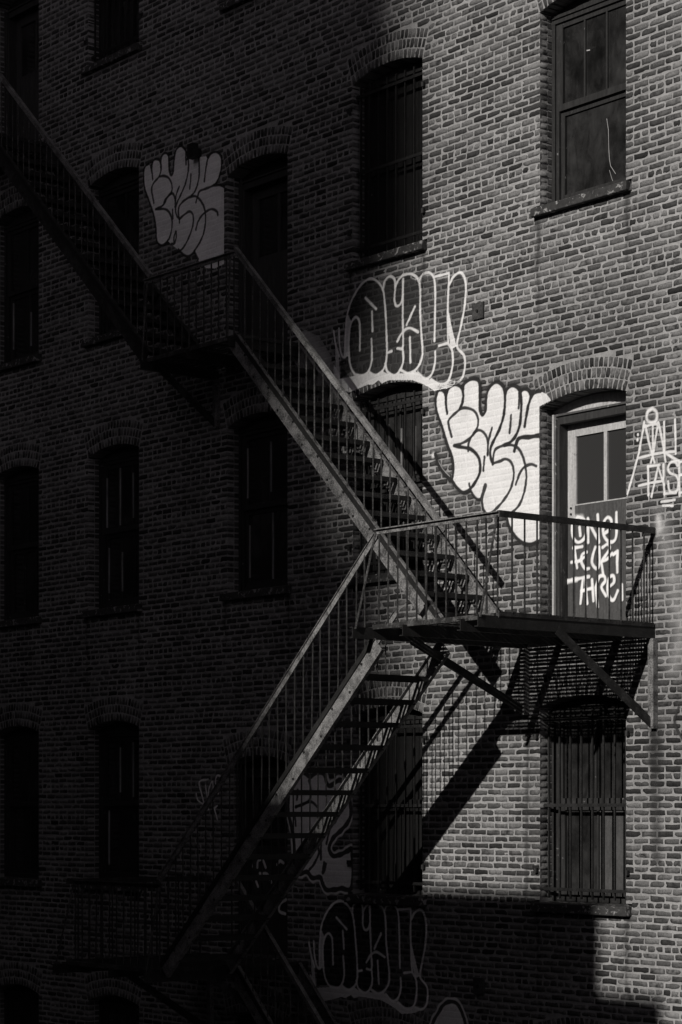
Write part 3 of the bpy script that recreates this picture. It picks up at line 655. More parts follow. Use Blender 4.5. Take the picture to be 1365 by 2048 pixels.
'kust_left': [('f',[(-3.856,13.341),(-3.816,13.413),(-3.752,13.426),(-3.696,13.387),(-3.672,13.337),(-3.64,13.438),(-3.577,13.451),(-3.506,13.417),(-3.475,13.33),(-3.467,13.453),(-3.389,13.48),(-3.318,13.429),(-3.303,13.257),(-3.264,13.187),(-3.218,13.221),(-3.194,13.393),(-3.14,13.478),(-3.048,13.484),(-2.956,13.411),(-2.926,13.307),(-2.88,13.367),(-2.805,13.381),(-2.714,13.33),(-2.677,13.252),(-2.654,13.273),(-2.535,13.256),(-2.505,13.214),(-2.431,13.258),(-2.327,13.257),(-2.239,13.19),(-2.232,13.051),(-2.298,12.935),(-2.386,12.877),(-2.298,12.858),(-2.174,12.806),(-2.174,12.358),(-2.174,12.032),(-2.174,11.911),(-2.357,11.889),(-2.535,11.926),(-2.624,11.977),(-2.714,12.064),(-2.774,12.162),(-2.896,12.137),(-2.987,12.167),(-3.079,12.229),(-3.171,12.291),(-3.264,12.348),(-3.334,12.41),(-3.42,12.374),(-3.514,12.401),(-3.569,12.456),(-3.593,12.631),(-3.64,12.792),(-3.736,12.973),(-3.832,13.155)],0.9,0.9),('l',[(-3.696,13.387),(-3.672,13.301),(-3.656,13.217)],0.016,0.02,0.95,0.004,1),('l',[(-3.752,13.426),(-3.816,13.413),(-3.856,13.341),(-3.832,13.155),(-3.736,12.973),(-3.64,12.792),(-3.593,12.631),(-3.569,12.456),(-3.498,12.389),(-3.42,12.374),(-3.334,12.41)],0.016,0.02,0.95,0.004,1),('l',[(-3.696,13.387),(-3.64,13.447),(-3.577,13.451),(-3.506,13.417),(-3.475,13.33),(-3.514,13.231),(-3.64,13.169),(-3.68,13.106),(-3.664,13.03),(-3.632,12.925)],0.016,0.02,0.95,0.004,1),('l',[(-3.514,13.222),(-3.42,13.211),(-3.326,13.173),(-3.256,13.087),(-3.249,12.988),(-3.357,12.922),(-3.436,12.858),(-3.593,12.841)],0.016,0.02,0.95,0.004,1),('l',[(-3.593,12.841),(-3.42,12.81),(-3.311,12.752),(-3.249,12.651),(-3.249,12.536),(-3.295,12.438),(-3.334,12.41)],0.016,0.02,0.95,0.004,1),('l',[(-3.483,13.332),(-3.467,13.453),(-3.389,13.485),(-3.318,13.429),(-3.303,13.257),(-3.264,13.187),(-3.218,13.221),(-3.194,13.393),(-3.14,13.478),(-3.048,13.493),(-2.956,13.411),(-2.903,13.293),(-2.903,13.17),(-2.956,13.032),(-3.048,12.92),(-3.14,12.824),(-3.171,12.751),(-3.14,12.665),(-3.094,12.629),(-3.087,12.575)],0.016,0.02,0.95,0.004,1),('l',[(-2.926,13.307),(-2.88,13.367),(-2.805,13.381),(-2.714,13.33),(-2.684,13.245),(-2.677,13.104),(-2.699,12.986),(-2.759,12.894),(-2.835,12.849)],0.016,0.02,0.95,0.004,1),('l',[(-2.956,13.402),(-2.949,13.251)],0.016,0.02,0.95,0.004,1),('l',[(-2.505,13.214),(-2.542,13.109),(-2.572,12.968)],0.016,0.02,0.95,0.004,1),('l',[(-2.505,13.214),(-2.431,13.267),(-2.327,13.257),(-2.239,13.19),(-2.225,13.092),(-2.254,12.986),(-2.327,12.899),(-2.386,12.877),(-2.564,12.871),(-2.669,12.867),(-2.714,12.806),(-2.744,12.751)],0.016,0.02,0.95,0.004,1),('l',[(-2.386,12.877),(-2.269,12.856),(-2.174,12.814)],0.016,0.02,0.95,0.004,1),('l',[(-2.85,13.106),(-2.858,13.02),(-2.873,12.944)],0.016,0.02,0.95,0.004,1),('l',[(-3.094,13.009),(-3.156,12.924),(-3.179,12.788)],0.016,0.02,0.95,0.004,1),('l',[(-3.436,12.858),(-3.373,12.925),(-3.264,12.965),(-3.202,12.934),(-3.171,12.857)],0.016,0.02,0.95,0.004,1),('l',[(-3.233,12.763),(-3.225,12.655)],0.016,0.02,0.95,0.004,1),('l',[(-3.094,12.62),(-3.11,12.712),(-3.079,12.785),(-2.956,12.83),(-2.805,12.838),(-2.699,12.794),(-2.594,12.685),(-2.557,12.591),(-2.549,12.485),(-2.587,12.353),(-2.669,12.256),(-2.782,12.173)],0.016,0.02,0.95,0.004,1),('l',[(-3.094,12.62),(-2.987,12.652),(-2.88,12.67),(-2.812,12.625),(-2.797,12.534),(-2.835,12.437),(-2.926,12.323),(-3.033,12.247),(-3.11,12.243)],0.016,0.02,0.95,0.004,1),('l',[(-2.744,12.428),(-2.699,12.515),(-2.594,12.581),(-2.445,12.607),(-2.327,12.562),(-2.298,12.513)],0.016,0.02,0.95,0.004,1),('l',[(-3.194,12.348),(-3.202,12.42),(-3.164,12.484),(-3.156,12.411),(-3.194,12.348),(-3.264,12.353)],0.016,0.02,0.95,0.004,1),('l',[(-2.782,12.173),(-2.699,12.061)],0.016,0.02,0.95,0.004,1),('l',[(-3.11,12.261),(-2.987,12.167),(-2.896,12.137),(-2.782,12.164)],0.016,0.02,0.95,0.004,1)],
'grey_piece': [('l',[(-0.917,5.834),(-0.854,5.895),(-0.728,5.932),(-0.629,5.907),(-0.542,5.876),(-0.406,5.92),(-0.297,5.896),(-0.248,5.804),(-0.187,5.766),(-0.043,5.825),(0.041,5.817),(0.124,5.733),(0.172,5.568),(0.16,5.411),(0.041,5.298),(-0.139,5.184),(-0.199,5.069),(-0.127,4.995),(0.005,5.012),(0.124,5.051),(0.195,5.052),(0.195,4.663),(0.005,4.636),(-0.236,4.614),(-0.321,4.688),(-0.358,4.748),(-0.505,4.744),(-0.604,4.804),(-0.778,4.784),(-0.816,4.907),(-0.829,5.084),(-0.879,5.292),(-0.942,5.524),(-0.917,5.834)],0.055,0.92,0.9,0.015,1),('f',[(-0.917,5.834),(-0.854,5.895),(-0.728,5.932),(-0.629,5.907),(-0.542,5.876),(-0.406,5.92),(-0.297,5.896),(-0.248,5.804),(-0.187,5.766),(-0.043,5.825),(0.041,5.817),(0.124,5.733),(0.172,5.568),(0.16,5.411),(0.041,5.298),(-0.139,5.184),(-0.199,5.069),(-0.127,4.995),(0.005,5.012),(0.124,5.051),(0.195,5.052),(0.195,4.663),(0.005,4.636),(-0.236,4.614),(-0.321,4.688),(-0.358,4.748),(-0.505,4.744),(-0.604,4.804),(-0.778,4.784),(-0.816,4.907),(-0.829,5.084),(-0.879,5.292),(-0.942,5.524),(-0.917,5.834)],0.9,0.95),('l',[(-0.917,5.834),(-0.854,5.895),(-0.728,5.932),(-0.629,5.907),(-0.542,5.876),(-0.406,5.92),(-0.297,5.896),(-0.248,5.804),(-0.187,5.766),(-0.043,5.825),(0.041,5.817),(0.124,5.733),(0.172,5.568),(0.16,5.411),(0.041,5.298),(-0.139,5.184),(-0.199,5.069),(-0.127,4.995),(0.005,5.012),(0.124,5.051),(0.195,5.052),(0.195,4.663),(0.005,4.636),(-0.236,4.614),(-0.321,4.688),(-0.358,4.748),(-0.505,4.744),(-0.604,4.804),(-0.778,4.784),(-0.816,4.907),(-0.829,5.084),(-0.879,5.292),(-0.942,5.524),(-0.917,5.834)],0.028,0.02,0.96,0.004,1),('l',[(-0.766,5.724),(-0.785,5.617)],0.018,0.02,0.95,0.004,1),('l',[(-0.567,5.83),(-0.53,5.715),(-0.554,5.608),(-0.678,5.562),(-0.803,5.54)],0.018,0.02,0.95,0.004,1),('l',[(-0.803,5.532),(-0.542,5.593),(-0.406,5.531)],0.018,0.02,0.95,0.004,1),('l',[(-0.829,5.462),(-0.803,5.324)],0.018,0.02,0.95,0.004,1),('l',[(-0.091,5.373),(-0.187,5.297),(-0.248,5.129)],0.018,0.02,0.95,0.004,1),('l',[(-0.345,5.151),(-0.351,4.953)],0.018,0.02,0.95,0.004,1),('l',[(-0.406,5.105),(-0.388,5.014),(-0.48,4.89),(-0.554,4.835)],0.018,0.02,0.95,0.004,1),('l',[(-0.29,4.916),(-0.321,4.81),(-0.297,4.81),(-0.26,4.902)],0.018,0.02,0.95,0.004,1)],
'tag_small': [('l',[(-2.495,5.863),(-2.674,5.834),(-2.621,5.677),(-2.558,5.53),(-2.585,5.468),(-2.638,5.53)],0.012,0.85,0.9,0.006,1),('l',[(-2.738,5.698),(-2.71,5.625),(-2.621,5.577),(-2.549,5.582)],0.012,0.85,0.9,0.006,1),('l',[(-2.549,5.791),(-2.504,5.593),(-2.486,5.509)],0.012,0.85,0.9,0.006,1),('l',[(-2.504,5.593),(-2.478,5.749),(-2.406,5.831),(-2.389,5.603)],0.012,0.85,0.9,0.006,1),('l',[(-2.292,5.696),(-2.345,5.82),(-2.318,5.903),(-2.248,5.892),(-2.239,5.83),(-2.283,5.825)],0.012,0.85,0.9,0.006,1),('l',[(-2.309,5.551),(-2.371,5.52),(-2.309,5.385)],0.012,0.85,0.9,0.006,0)],
'tag_door_dark': [('l',[(-2.086,4.929),(-2.078,4.794),(-2.095,4.659),(-2.112,4.514)],0.018,0.85,0.85,0.01,1),('l',[(-2.086,4.929),(-2.034,4.837)],0.018,0.85,0.85,0.01,1),('l',[(-2.156,4.741),(-2.138,4.679),(-2.034,4.681)],0.018,0.85,0.85,0.01,1),('l',[(-1.931,4.828),(-1.914,4.901),(-1.828,4.913),(-1.769,4.831)],0.018,0.85,0.85,0.01,1),('l',[(-1.983,4.714),(-1.914,4.602)],0.018,0.85,0.85,0.01,1),('l',[(-1.88,4.757),(-1.743,4.75),(-1.659,4.66)],0.018,0.85,0.85,0.01,1),('l',[(-1.549,4.866),(-1.491,4.908),(-1.424,4.889)],0.018,0.85,0.85,0.01,1),('l',[(-1.382,4.463),(-1.491,4.409),(-1.507,4.327),(-1.39,4.3)],0.018,0.85,0.85,0.01,1)],
'oval': [('l',[(1.513,3.224),(1.631,3.389),(1.71,3.472),(1.817,3.511),(1.923,3.486),(2.0,3.388),(2.048,3.263),(2.067,3.008),(1.981,2.808),(1.788,2.726),(1.552,2.77),(1.473,2.959),(1.513,3.224)],0.05,0.85,0.85,0.01,1),('f',[(1.513,3.224),(1.631,3.389),(1.71,3.472),(1.817,3.511),(1.923,3.486),(2.0,3.388),(2.048,3.263),(2.067,3.008),(1.981,2.808),(1.788,2.726),(1.552,2.77),(1.473,2.959),(1.513,3.224)],0.85,0.95),('l',[(1.513,3.224),(1.631,3.389),(1.71,3.472),(1.817,3.511),(1.923,3.486),(2.0,3.388),(2.048,3.263),(2.067,3.008),(1.981,2.808),(1.788,2.726),(1.552,2.77),(1.473,2.959),(1.513,3.224)],0.022,0.02,0.95,0.004,1)],
'whitewash': [('l',[(4.788,8.173),(4.871,7.885),(4.946,7.552),(5.021,7.174),(4.946,6.852)],0.05,0.6,0.42,0.17,1),('l',[(4.532,7.914),(4.564,7.628)],0.07,0.6,0.3,0.08,1),('l',[(4.744,8.234),(4.757,8.13)],0.03,0.75,0.6,0.04,1)],
'black_curl': [('l',[(4.996,6.454),(4.946,6.316),(5.046,6.16)],0.014,0.03,0.8,0.01,1)],
'stain': [('l',[(4.686,6.244),(4.699,5.782),(4.718,5.03)],0.05,0.04,0.45,0.05,1),('l',[(4.706,6.243),(4.706,5.923)],0.09,0.04,0.4,0.05,1),('l',[(2.974,6.35),(2.96,5.6),(2.945,4.6)],0.018,0.04,0.45,0.03,1),('l',[(3.139,11.364),(3.125,10.373)],0.012,0.04,0.25,0.03,1)],
'smear': [('f',[(-0.829,10.849),(-0.628,10.884),(-0.376,10.776),(-0.163,10.521),(-0.092,10.311),(-0.287,10.384),(-0.484,10.626)],0.6,0.4),('l',[(-0.646,10.842),(-0.287,10.495)],0.06,0.6,0.35,0.06,1)],
'cracks': [('l',[(3.834,12.253),(3.856,12.141),(3.861,11.957),(3.871,11.848),(3.886,11.78),(3.953,11.691)],0.0025,0.7,0.6,0.002,0),('l',[(3.871,11.741),(3.901,11.659),(3.93,11.599)],0.0025,0.7,0.6,0.002,0),('l',[(3.866,11.624),(3.875,11.568)],0.0025,0.7,0.6,0.002,0),('l',[(3.181,12.406),(3.193,12.052),(3.209,11.577)],0.006,0.6,0.7,0.003,0)],
'hole': [('f',[(3.539,13.037),(3.728,12.977),(3.562,12.961)],0.0,1),('l',[(3.562,12.98),(3.63,12.97)],0.005,0.6,0.8,0.003,0),('l',[(3.239,13.279),(3.224,13.004),(3.216,12.765)],0.006,0.6,0.7,0.003,0)]}

# ------------------------------------------------------------------ windows and doors
def arc_poly(o, zlow, inset=0.0, n=14):
    R = o['R'] - inset
    pts = [(o['u0'] + inset, zlow)]
    for j in range(n + 1):
        ph = -o['alpha'] + 2 * o['alpha'] * j / n
        pts.append((min(max(o['uc'] + R * math.sin(ph), o['u0'] + inset), o['u1'] - inset), o['z0'] + R * math.cos(ph)))
    pts.append((o['u1'] - inset, zlow))
    return pts

def pintles(o, root):
    for u, s in ((o['u0'] - 0.055, -1), (o['u1'] + 0.055, 1)):
        for z in (o['zb'] + 0.42, o['zb'] + 1.75):
            h = MB()
            h.box(u - 0.045, u + 0.045, z, z + 0.045, -0.006, 0.05)
            h.tube([(u - s * 0.02, -0.022, z - 0.028), (u - s * 0.02, -0.022, z + 0.02)], 0.022, 8)
            h.build('hinge_pintle', 'iron_black', root)

def window(o, up=3, low=1, grille=False, boards=False, mat='wood_frame', pale=False, open_low=False, lit_edge=0.06):
    u0, u1, zb, sp = o['u0'], o['u1'], o['zb'] + SILL_H, o['spring']
    f = MB()
    head = sp - 0.05
    for a, b in ((u0 + .001, u0 + .045), (u1 - .045, u1 - .001)):                  # brick mould
        f.box(a, b, zb, head, 0.165, 0.26)
    for a, b in ((u0 + .046, u0 + .085), (u1 - .085, u1 - .046)):
        f.box(a, b, zb, head - .045, 0.185, 0.30)
    f.box(u0 + .001, u1 - .001, head - .045, head, 0.163, 0.29)
    f.box(u0 + .02, u1 - .02, head, head + .03, 0.145, 0.28)
    f.box(u0 + .085, u1 - .085, zb, zb + .05, 0.175, 0.30)
    root = f.build('window', mat, building)
    t = MB(); t.prism(arc_poly(o, head + .03, .003), 0.18, 0.21)
    t.build('arch_panel', mat, root)
    s = MB()
    # slightly uneven stone sill
    s.add([(u0 - SILL_OUT + .003, -.07, o['zb'] + .004), (u1 + SILL_OUT - .003, -.075, o['zb'] + .002), (u1 + SILL_OUT - .003, .2, o['zb'] + .002), (u0 - SILL_OUT + .003, .2, o['zb'] + .004),
           (u0 - SILL_OUT + .006, -.066, zb - .022), (u1 + SILL_OUT - .006, -.07, zb - .018), (u1 + SILL_OUT - .006, .2, zb), (u0 - SILL_OUT + .006, .2, zb - .004)],
          [(0, 1, 5, 4), (1, 2, 6, 5), (2, 3, 7, 6), (3, 0, 4, 7), (4, 5, 6, 7), (3, 2, 1, 0)])
    so = s.build('sill', 'stone_sill', root)
    bv = so.modifiers.new('bevel', 'BEVEL'); bv.width = 0.008; bv.segments = 2
    a, b = u0 + .0855, u1 - .0855
    zt = head - .0455; zm = zb + .05 + (zt - zb - .05) * 0.52
    if boards:
        n = 9
        w = (b - a) / n
        for i in range(n):
            m = MB(); m.box(a + i * w + .003, a + (i + 1) * w - .003, zb + .051, zt - .001, 0.215 + rnd.uniform(0, .008), 0.24)
            m.build('board', 'board', root)
        m = MB(); m.box(a, b, zm - .04, zm + .04, .195, .214)
        m.build('ledge', 'board', root)
    else:
        for name, z0, z1, d, n in (('upper_sash', zm - .02, zt, .205, up), ('lower_sash', zb + .051, zm - .021, .235, low)):
            m = MB(); st = .05
            m.box(a, a + st, z0, z1, d - .02, d + .02); m.box(b - st, b, z0, z1, d - .02, d + .02)
            m.box(a + st, b - st, z1 - st, z1, d - .018, d + .018); m.box(a + st, b - st, z0, z0 + st * 1.3, d - .022, d + .018)
            w = (b - a - 2 * st) / n
            for i in range(1, n):
                x = a + st + i * w
                m.box(x - .011, x + .011, z0 + st * 1.3, z1 - st, d - .016, d + .012)
            m.build(name, mat, root)
            for i in range(n):                               # pale putty along the left edge of each light, drawing its lit sash edge in colour
                if rnd.random() < lit_edge:
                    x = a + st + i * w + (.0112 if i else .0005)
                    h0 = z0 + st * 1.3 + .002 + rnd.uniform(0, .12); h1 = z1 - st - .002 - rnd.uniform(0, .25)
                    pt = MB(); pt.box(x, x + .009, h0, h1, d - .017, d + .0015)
                    pt.build('lit_edge', 'lit_edge', root)
            for i in range(n):
                if open_low and name == 'lower_sash':
                    continue
                g = MB(); g.box(a + st + i * w + .0115, a + st + (i + 1) * w - .0115, z0 + st * 1.3 + .001, z1 - st - .001, d + .002, d + .007)
                g.build('pane', 'lit_pane' if (pale and name == 'lower_sash' and i >= n // 2) else 'dusty_glass', root)
    if grille:
        d = 0.07
        n = 8
        me = MB().box(-.0085, .0085, 0, sp - .02 - zb - .03, -.0085, .0085).mesh('bar', 'iron_black')
        for i in range(n):
            link('bar', me, root, (u0 + .06 + (u1 - u0 - .12) * (i + .0) / (n - 1), d, zb + .03))
        for z in (zb + .12, zb + .95, sp - .13):
            m = MB(); m.box(u0 - .003, u1 + .003, z - .016, z + .016, d - .02, d - .0087)
            m.build('cross_bar', 'iron_black', root)
        pintles(o, root)
    return root

def door(o, bright):
    u0, u1, zb, sp = o['u0'], o['u1'], o['zb'], o['spring']
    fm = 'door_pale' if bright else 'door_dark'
    f = MB(); bd = MB(); head = sp - .05
    for a, b in ((u0 + .001, u0 + .055), (u1 - .055, u1 - .001)):
        f.box(a, b, zb, head, .17, .3)
        bd.box(a + .018, b - .014, zb + .001, head - .001, .152, .1695)
    f.box(u0 + .001, u1 - .001, head - .02, head, .168, .32)
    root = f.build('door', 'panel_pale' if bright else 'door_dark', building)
    bd.build('bead', fm, root)
    j = MB()
    j.box(u0 + .0555, u0 + .085, zb, head - .021, .19, .36); j.box(u1 - .085, u1 - .0555, zb, head - .021, .19, .36)
    j.box(u0 + .0855, u1 - .0855, head - .1, head - .0205, .19, .36)
    j.build('jamb', 'wood_dark', root)
    t = MB(); t.prism(arc_poly(o, head + .001, .003), .215, .23)
    t.build('arch_panel', 'door_pale' if bright else 'board', root)
    a, b = u0 + .0865, u1 - .0865
    zt = head - .102; D = .305
    zmid = zb + 1.29
    s = MB()
    zl = zmid - .15 if bright else zb + .03
    s.box(a, a + .1, zl, zt, D, D + .045); s.box(b - .1, b, zl, zt, D, D + .045)
    s.box(a + .101, b - .101, zt - .12, zt, D - .001, D + .045)
    s.build('stile', fm, root)
    p = MB(); p.box(a + .101, b - .101, zb + .03, zmid, D + .006, D + .04)
    if bright:
        p.box(a, a + .1, zb + .03, zl - .001, D + .002, D + .04); p.box(b - .1, b, zb + .03, zl - .001, D + .002, D + .04)
        p.box(a + .101, b - .101, zb + .04, zb + .2, D - .004, D + .005)
    p.build('panel', 'door_grey' if bright else 'door_dark', root)
    mid = (a + b) / 2 + .02
    m = MB(); m.box(mid - .022, mid + .022, zmid, zt - .121, D, D + .04)
    m.box(a + .101, a + .115, zmid + .012, zt - .121, D + .004, D + .03); m.box(a + .101, mid - .0221, zmid + .0005, zmid + .012, D + .004, D + .03)
    m.box(mid + .0221, b - .101, zmid + .0005, zmid + .012, D + .004, D + .03)
    m.build('mullion', fm, root)
    for x0, x1 in ((a + .116, mid - .023), (mid + .023, b - .102)):
        g = MB(); g.box(x0, x1, zmid + .0125, zt - .122, D + .02, D + .028)
        g.build('pane', 'wire_screen' if bright else 'dusty_glass', root)
    th = MB(); th.box(u0 + .002, u1 - .002, zb - .06, zb + .028, -.02, .4)
    th.build('threshold', 'stone_sill', root)
    if bright:
        h = MB()
        for z in (zb + 1.21, zb + 1.27):
            h.tube([(a + .05, D - .012, z), (a + .05, D + .01, z)], .011, 8)
        h.build('lock', 'iron_black', root)
    return root

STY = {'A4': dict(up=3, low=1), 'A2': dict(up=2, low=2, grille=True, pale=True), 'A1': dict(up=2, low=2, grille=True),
       'B4': dict(boards=True, grille=True), 'B3': dict(up=4, low=4, grille=True, lit_edge=1.0), 'B2': dict(boards=True, grille=True), 'B1': dict(boards=True),
       'C3': dict(up=2, low=2, lit_edge=1.0), 'C5': dict(up=2, low=2, grille=True), 'C1': dict(up=2, low=2), 'D5': dict(boards=False, up=2, low=3, grille=True),
       'D4': dict(up=2, low=2), 'D3': dict(up=3, low=3, lit_edge=.8), 'D2': dict(up=3, low=1, lit_edge=.7), 'E4': dict(up=2, low=2), 'E3': dict(up=2, low=3), 'E2': dict(up=2, low=2)}
ROOT = {}
for o in OPEN:
    if o['k'] == 1 and o['c'] not in 'AB':
        key = None
    key = o['c'] + str(o['k'])
    if o['door']:
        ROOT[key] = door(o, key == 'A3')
    else:
        ROOT[key] = window(o, **STY.get(key, dict(up=2, low=2)))

# ------------------------------------------------------------------ graffiti: films of spray paint that follow the bricks
def catmull(pts, n=8):
    if len(pts) < 3:
        return [np.array(p) for p in pts]
    P = [np.array(p, float) for p in pts]
    closed = np.allclose(P[0], P[-1])
    ext = ([P[-2]] if closed else [2 * P[0] - P[1]]) + P + ([P[1]] if closed else [2 * P[-1] - P[-2]])
    out = []
    for i in range(1, len(ext) - 2):
        a, b, c, d = ext[i - 1], ext[i], ext[i + 1], ext[i + 2]
        for j in range(n):
            t = j / n
            out.append(0.5 * (2 * b + (c - a) * t + (2 * a - 5 * b + 4 * c - d) * t * t + (3 * b - a - 3 * c + d) * t ** 3))
    out.append(ext[-2])
    return out

def paint(name, ops, parent, depth=None, step=0.006, label=None, mask=True):
    allp = np.array([p for o in ops for p in o[1]])
    pad = 0.14
    ua, za = allp.min(0) - pad; ub, zb = allp.max(0) + pad
    nu = int((ub - ua) / step) + 1; nz = int((zb - za) / step) + 1
    us = ua + np.arange(nu) * step; zs = za + np.arange(nz) * step
    C = np.zeros((nz, nu)); T = np.zeros((nz, nu))
    def over(sl, a, t):
        T[sl] = t * a + T[sl] * (1 - a)
        C[sl] = a + C[sl] * (1 - a)
    for o in ops:
        if o[0] == 'f':
            _, pts, t, cv = o
            UU, ZZ = np.meshgrid(us, zs)
            ins = np.zeros(UU.shape, bool)
            n = len(pts)
            for i in range(n):
                (x1, y1), (x2, y2) = pts[i], pts[(i + 1) % n]
                if y1 == y2:
                    continue
                cr = ((y1 > ZZ) != (y2 > ZZ)) & (UU < (x2 - x1) * (ZZ - y1) / (y2 - y1) + x1)
                ins ^= cr
            over((slice(None), slice(None)), ins * cv, t)
        else:
            _, pts, hw, t, cv, soft, smooth = o
            pl = catmull(pts) if smooth else [np.array(p) for p in pts]
            dist = np.full((nz, nu), 9.0)
            R = hw + soft + .012
            for p, q in zip(pl[:-1], pl[1:]):
                i0 = max(0, int((min(p[0], q[0]) - R - ua) / step)); i1 = min(nu, int((max(p[0], q[0]) + R - ua) / step) + 2)
                j0 = max(0, int((min(p[1], q[1]) - R - za) / step)); j1 = min(nz, int((max(p[1], q[1]) + R - za) / step) + 2)
                UU, ZZ = np.meshgrid(us[i0:i1], zs[j0:j1])
                d = q - p; L = max(d @ d, 1e-9)
                s = np.clip(((UU - p[0]) * d[0] + (ZZ - p[1]) * d[1]) / L, 0, 1)
                dd = np.hypot(UU - p[0] - s * d[0], ZZ - p[1] - s * d[1])
                dist[j0:j1, i0:i1] = np.minimum(dist[j0:j1, i0:i1], dd)
            wob = hw * (1 + 0.13 * np.sin(us[None, :] * 37 + zs[:, None] * 23))
            a = np.clip((wob + soft - dist) / max(soft * 2, 1e-3), 0, 1)
            a = a * a * (3 - 2 * a) * cv
            over((slice(None), slice(None)), a, t)
    UU, ZZ = np.meshgrid(us, zs)
    if depth is None:
        gi = np.clip(((UU - U_LO) / RES).astype(int), 1, GW - 2); gj = np.clip(((ZZ - Z_LO) / RES).astype(int), 1, GH - 2)
        h = (RELIEF[gj, gi] * 2 + RELIEF[gj, gi - 1] + RELIEF[gj, gi + 1] + RELIEF[gj - 1, gi] + RELIEF[gj + 1, gi]) / 6
        Y = -(0.0032 + 0.0026 * h)
        # fresh paint sinks into the joints and covers them a little less
        C *= 0.95 + 0.05 * h
        T *= 1.0 - 0.07 * h * (0.5 + 0.5 * np.sin(UU * 9 + 3 * np.sin(ZZ * 5)))
        for o in OPEN:
            if mask:
                w = np.where(ZZ > o['spring'], np.sqrt(np.clip((o['R'] + .002) ** 2 - (ZZ - o['z0']) ** 2, 0, None)), o['hw'])
                low = o['zb'] - .01
                ww = np.where((ZZ < o['zb'] + SILL_H + .01) & (not o['door']), o['hw'] + SILL_OUT + .003, np.minimum(w, o['hw'] + .0005))
                C[(np.abs(UU - o['uc']) < ww) & (ZZ > low) & (ZZ < o['crown'] + .002)] = 0
    else:
        Y = np.full(UU.shape, depth)
    tone = np.where(C > 1e-4, T / np.maximum(C, 1e-4), 0)
    keep = C > 0.015
    cell = keep[:-1, :-1] | keep[1:, :-1] | keep[:-1, 1:] | keep[1:, 1:]
    if depth is None and mask:
        zero = (C == 0)
        cell &= ~((zero[:-1, :-1] | zero[1:, :-1] | zero[:-1, 1:] | zero[1:, 1:]) & False)
    jj, ii = np.nonzero(cell)
    idx = np.stack([jj * nu + ii, jj * nu + ii + 1, (jj + 1) * nu + ii + 1, (jj + 1) * nu + ii], 1)
    used, inv = np.unique(idx, return_inverse=True)
    F = inv.reshape(idx.shape).astype(np.int32)
    V = np.stack([UU.ravel()[used], Y.ravel()[used], ZZ.ravel()[used]], 1).astype(np.float32)
    me = bpy.data.meshes.new(name)
    me.vertices.add(len(V)); me.vertices.foreach_set('co', V.ravel())
    me.loops.add(F.size); me.loops.foreach_set('vertex_index', F.ravel())
    me.polygons.add(len(F)); me.polygons.foreach_set('loop_start', np.arange(0, F.size, 4, dtype=np.int32))
    me.update(calc_edges=True)
    set_attr(me, 'cov', C.ravel()[used]); set_attr(me, 'tone', tone.ravel()[used])
    me.materials.append(MAT['spray_paint'])
    return tag(link(name, me, parent), label=label)

G = GRAFFITI  # pieces in the shade carry raised tones, to read brighter there
for st in G['stain']:
    paint('stain', [st], building, label='dark water stain running down the wall')
for c_, k_ in (('A', 4), ('B', 4), ('A', 2), ('B', 2), ('C', 3), ('D', 3)):
    o_ = [o for o in OPEN if o['c'] == c_ and o['k'] == k_][0]
    for u_ in (o_['u0'] - .03, o_['u1'] + .02):
        ln = rnd.uniform(.45, .95)
        pts = [(u_ + rnd.uniform(-.02, .02), o_['zb'] - .02 - ln * j / 4) for j in range(5)]
        paint('stain', [('l', pts, .012, .03, .42, .035, 1), ('l', pts[:3], .03, .03, .25, .05, 1)], building, label='dark rain streak below a window sill')
paint('whitewash_patch', G['whitewash'], building, label='pale whitewash smear beside the balcony')
paint('paint_smear', G['smear'], building, label='grey smear of old paint by the top of the stair')
paint('graffiti', G['hollow'], building, label='white outlined hollow letters between the second and third window of the column')
paint('graffiti', G['kust'], building, label='white bubble letters with black outline left of the balcony door')
paint('graffiti', G['tag_right'], building, label='white stick figure tag right of the balcony door')
paint('graffiti', G['kust_left'], building, label='grey lit bubble letters with black outline in the shade at the left')
paint('graffiti', G['grey_piece'], building, label='grey bubble letters behind the lower stair flight')
paint('graffiti', G['hollow_low'], building, label='white outlined hollow letters under the lowest grilled window')
paint('graffiti', G['tag_small'], building, label='small thin tag in the dark beside the lower door')
paint('graffiti', G['oval'], building, label='white rounded letter with black outline at the bottom edge')
paint('graffiti', G['black_curl'], building, label='black curl of paint at the right edge')
paint('graffiti', G['door_tag'], ROOT['A3'], depth=.299, label='white writing ONE FOUR THREE on the balcony door')
paint('graffiti', G['tag_door_dark'][-1:], ROOT['C2'], depth=.299, label='curl of a grey tag low on the dark door')
paint('graffiti', G['tag_door_dark'][:-1], ROOT['C2'], depth=.299, label='grey tag on the dark lower door')
paint('crack', G['cracks'], ROOT['A4'], depth=.2355, step=.003)
paint('broken_corner', G['hole'], ROOT['A4'], depth=.2055, step=.003)

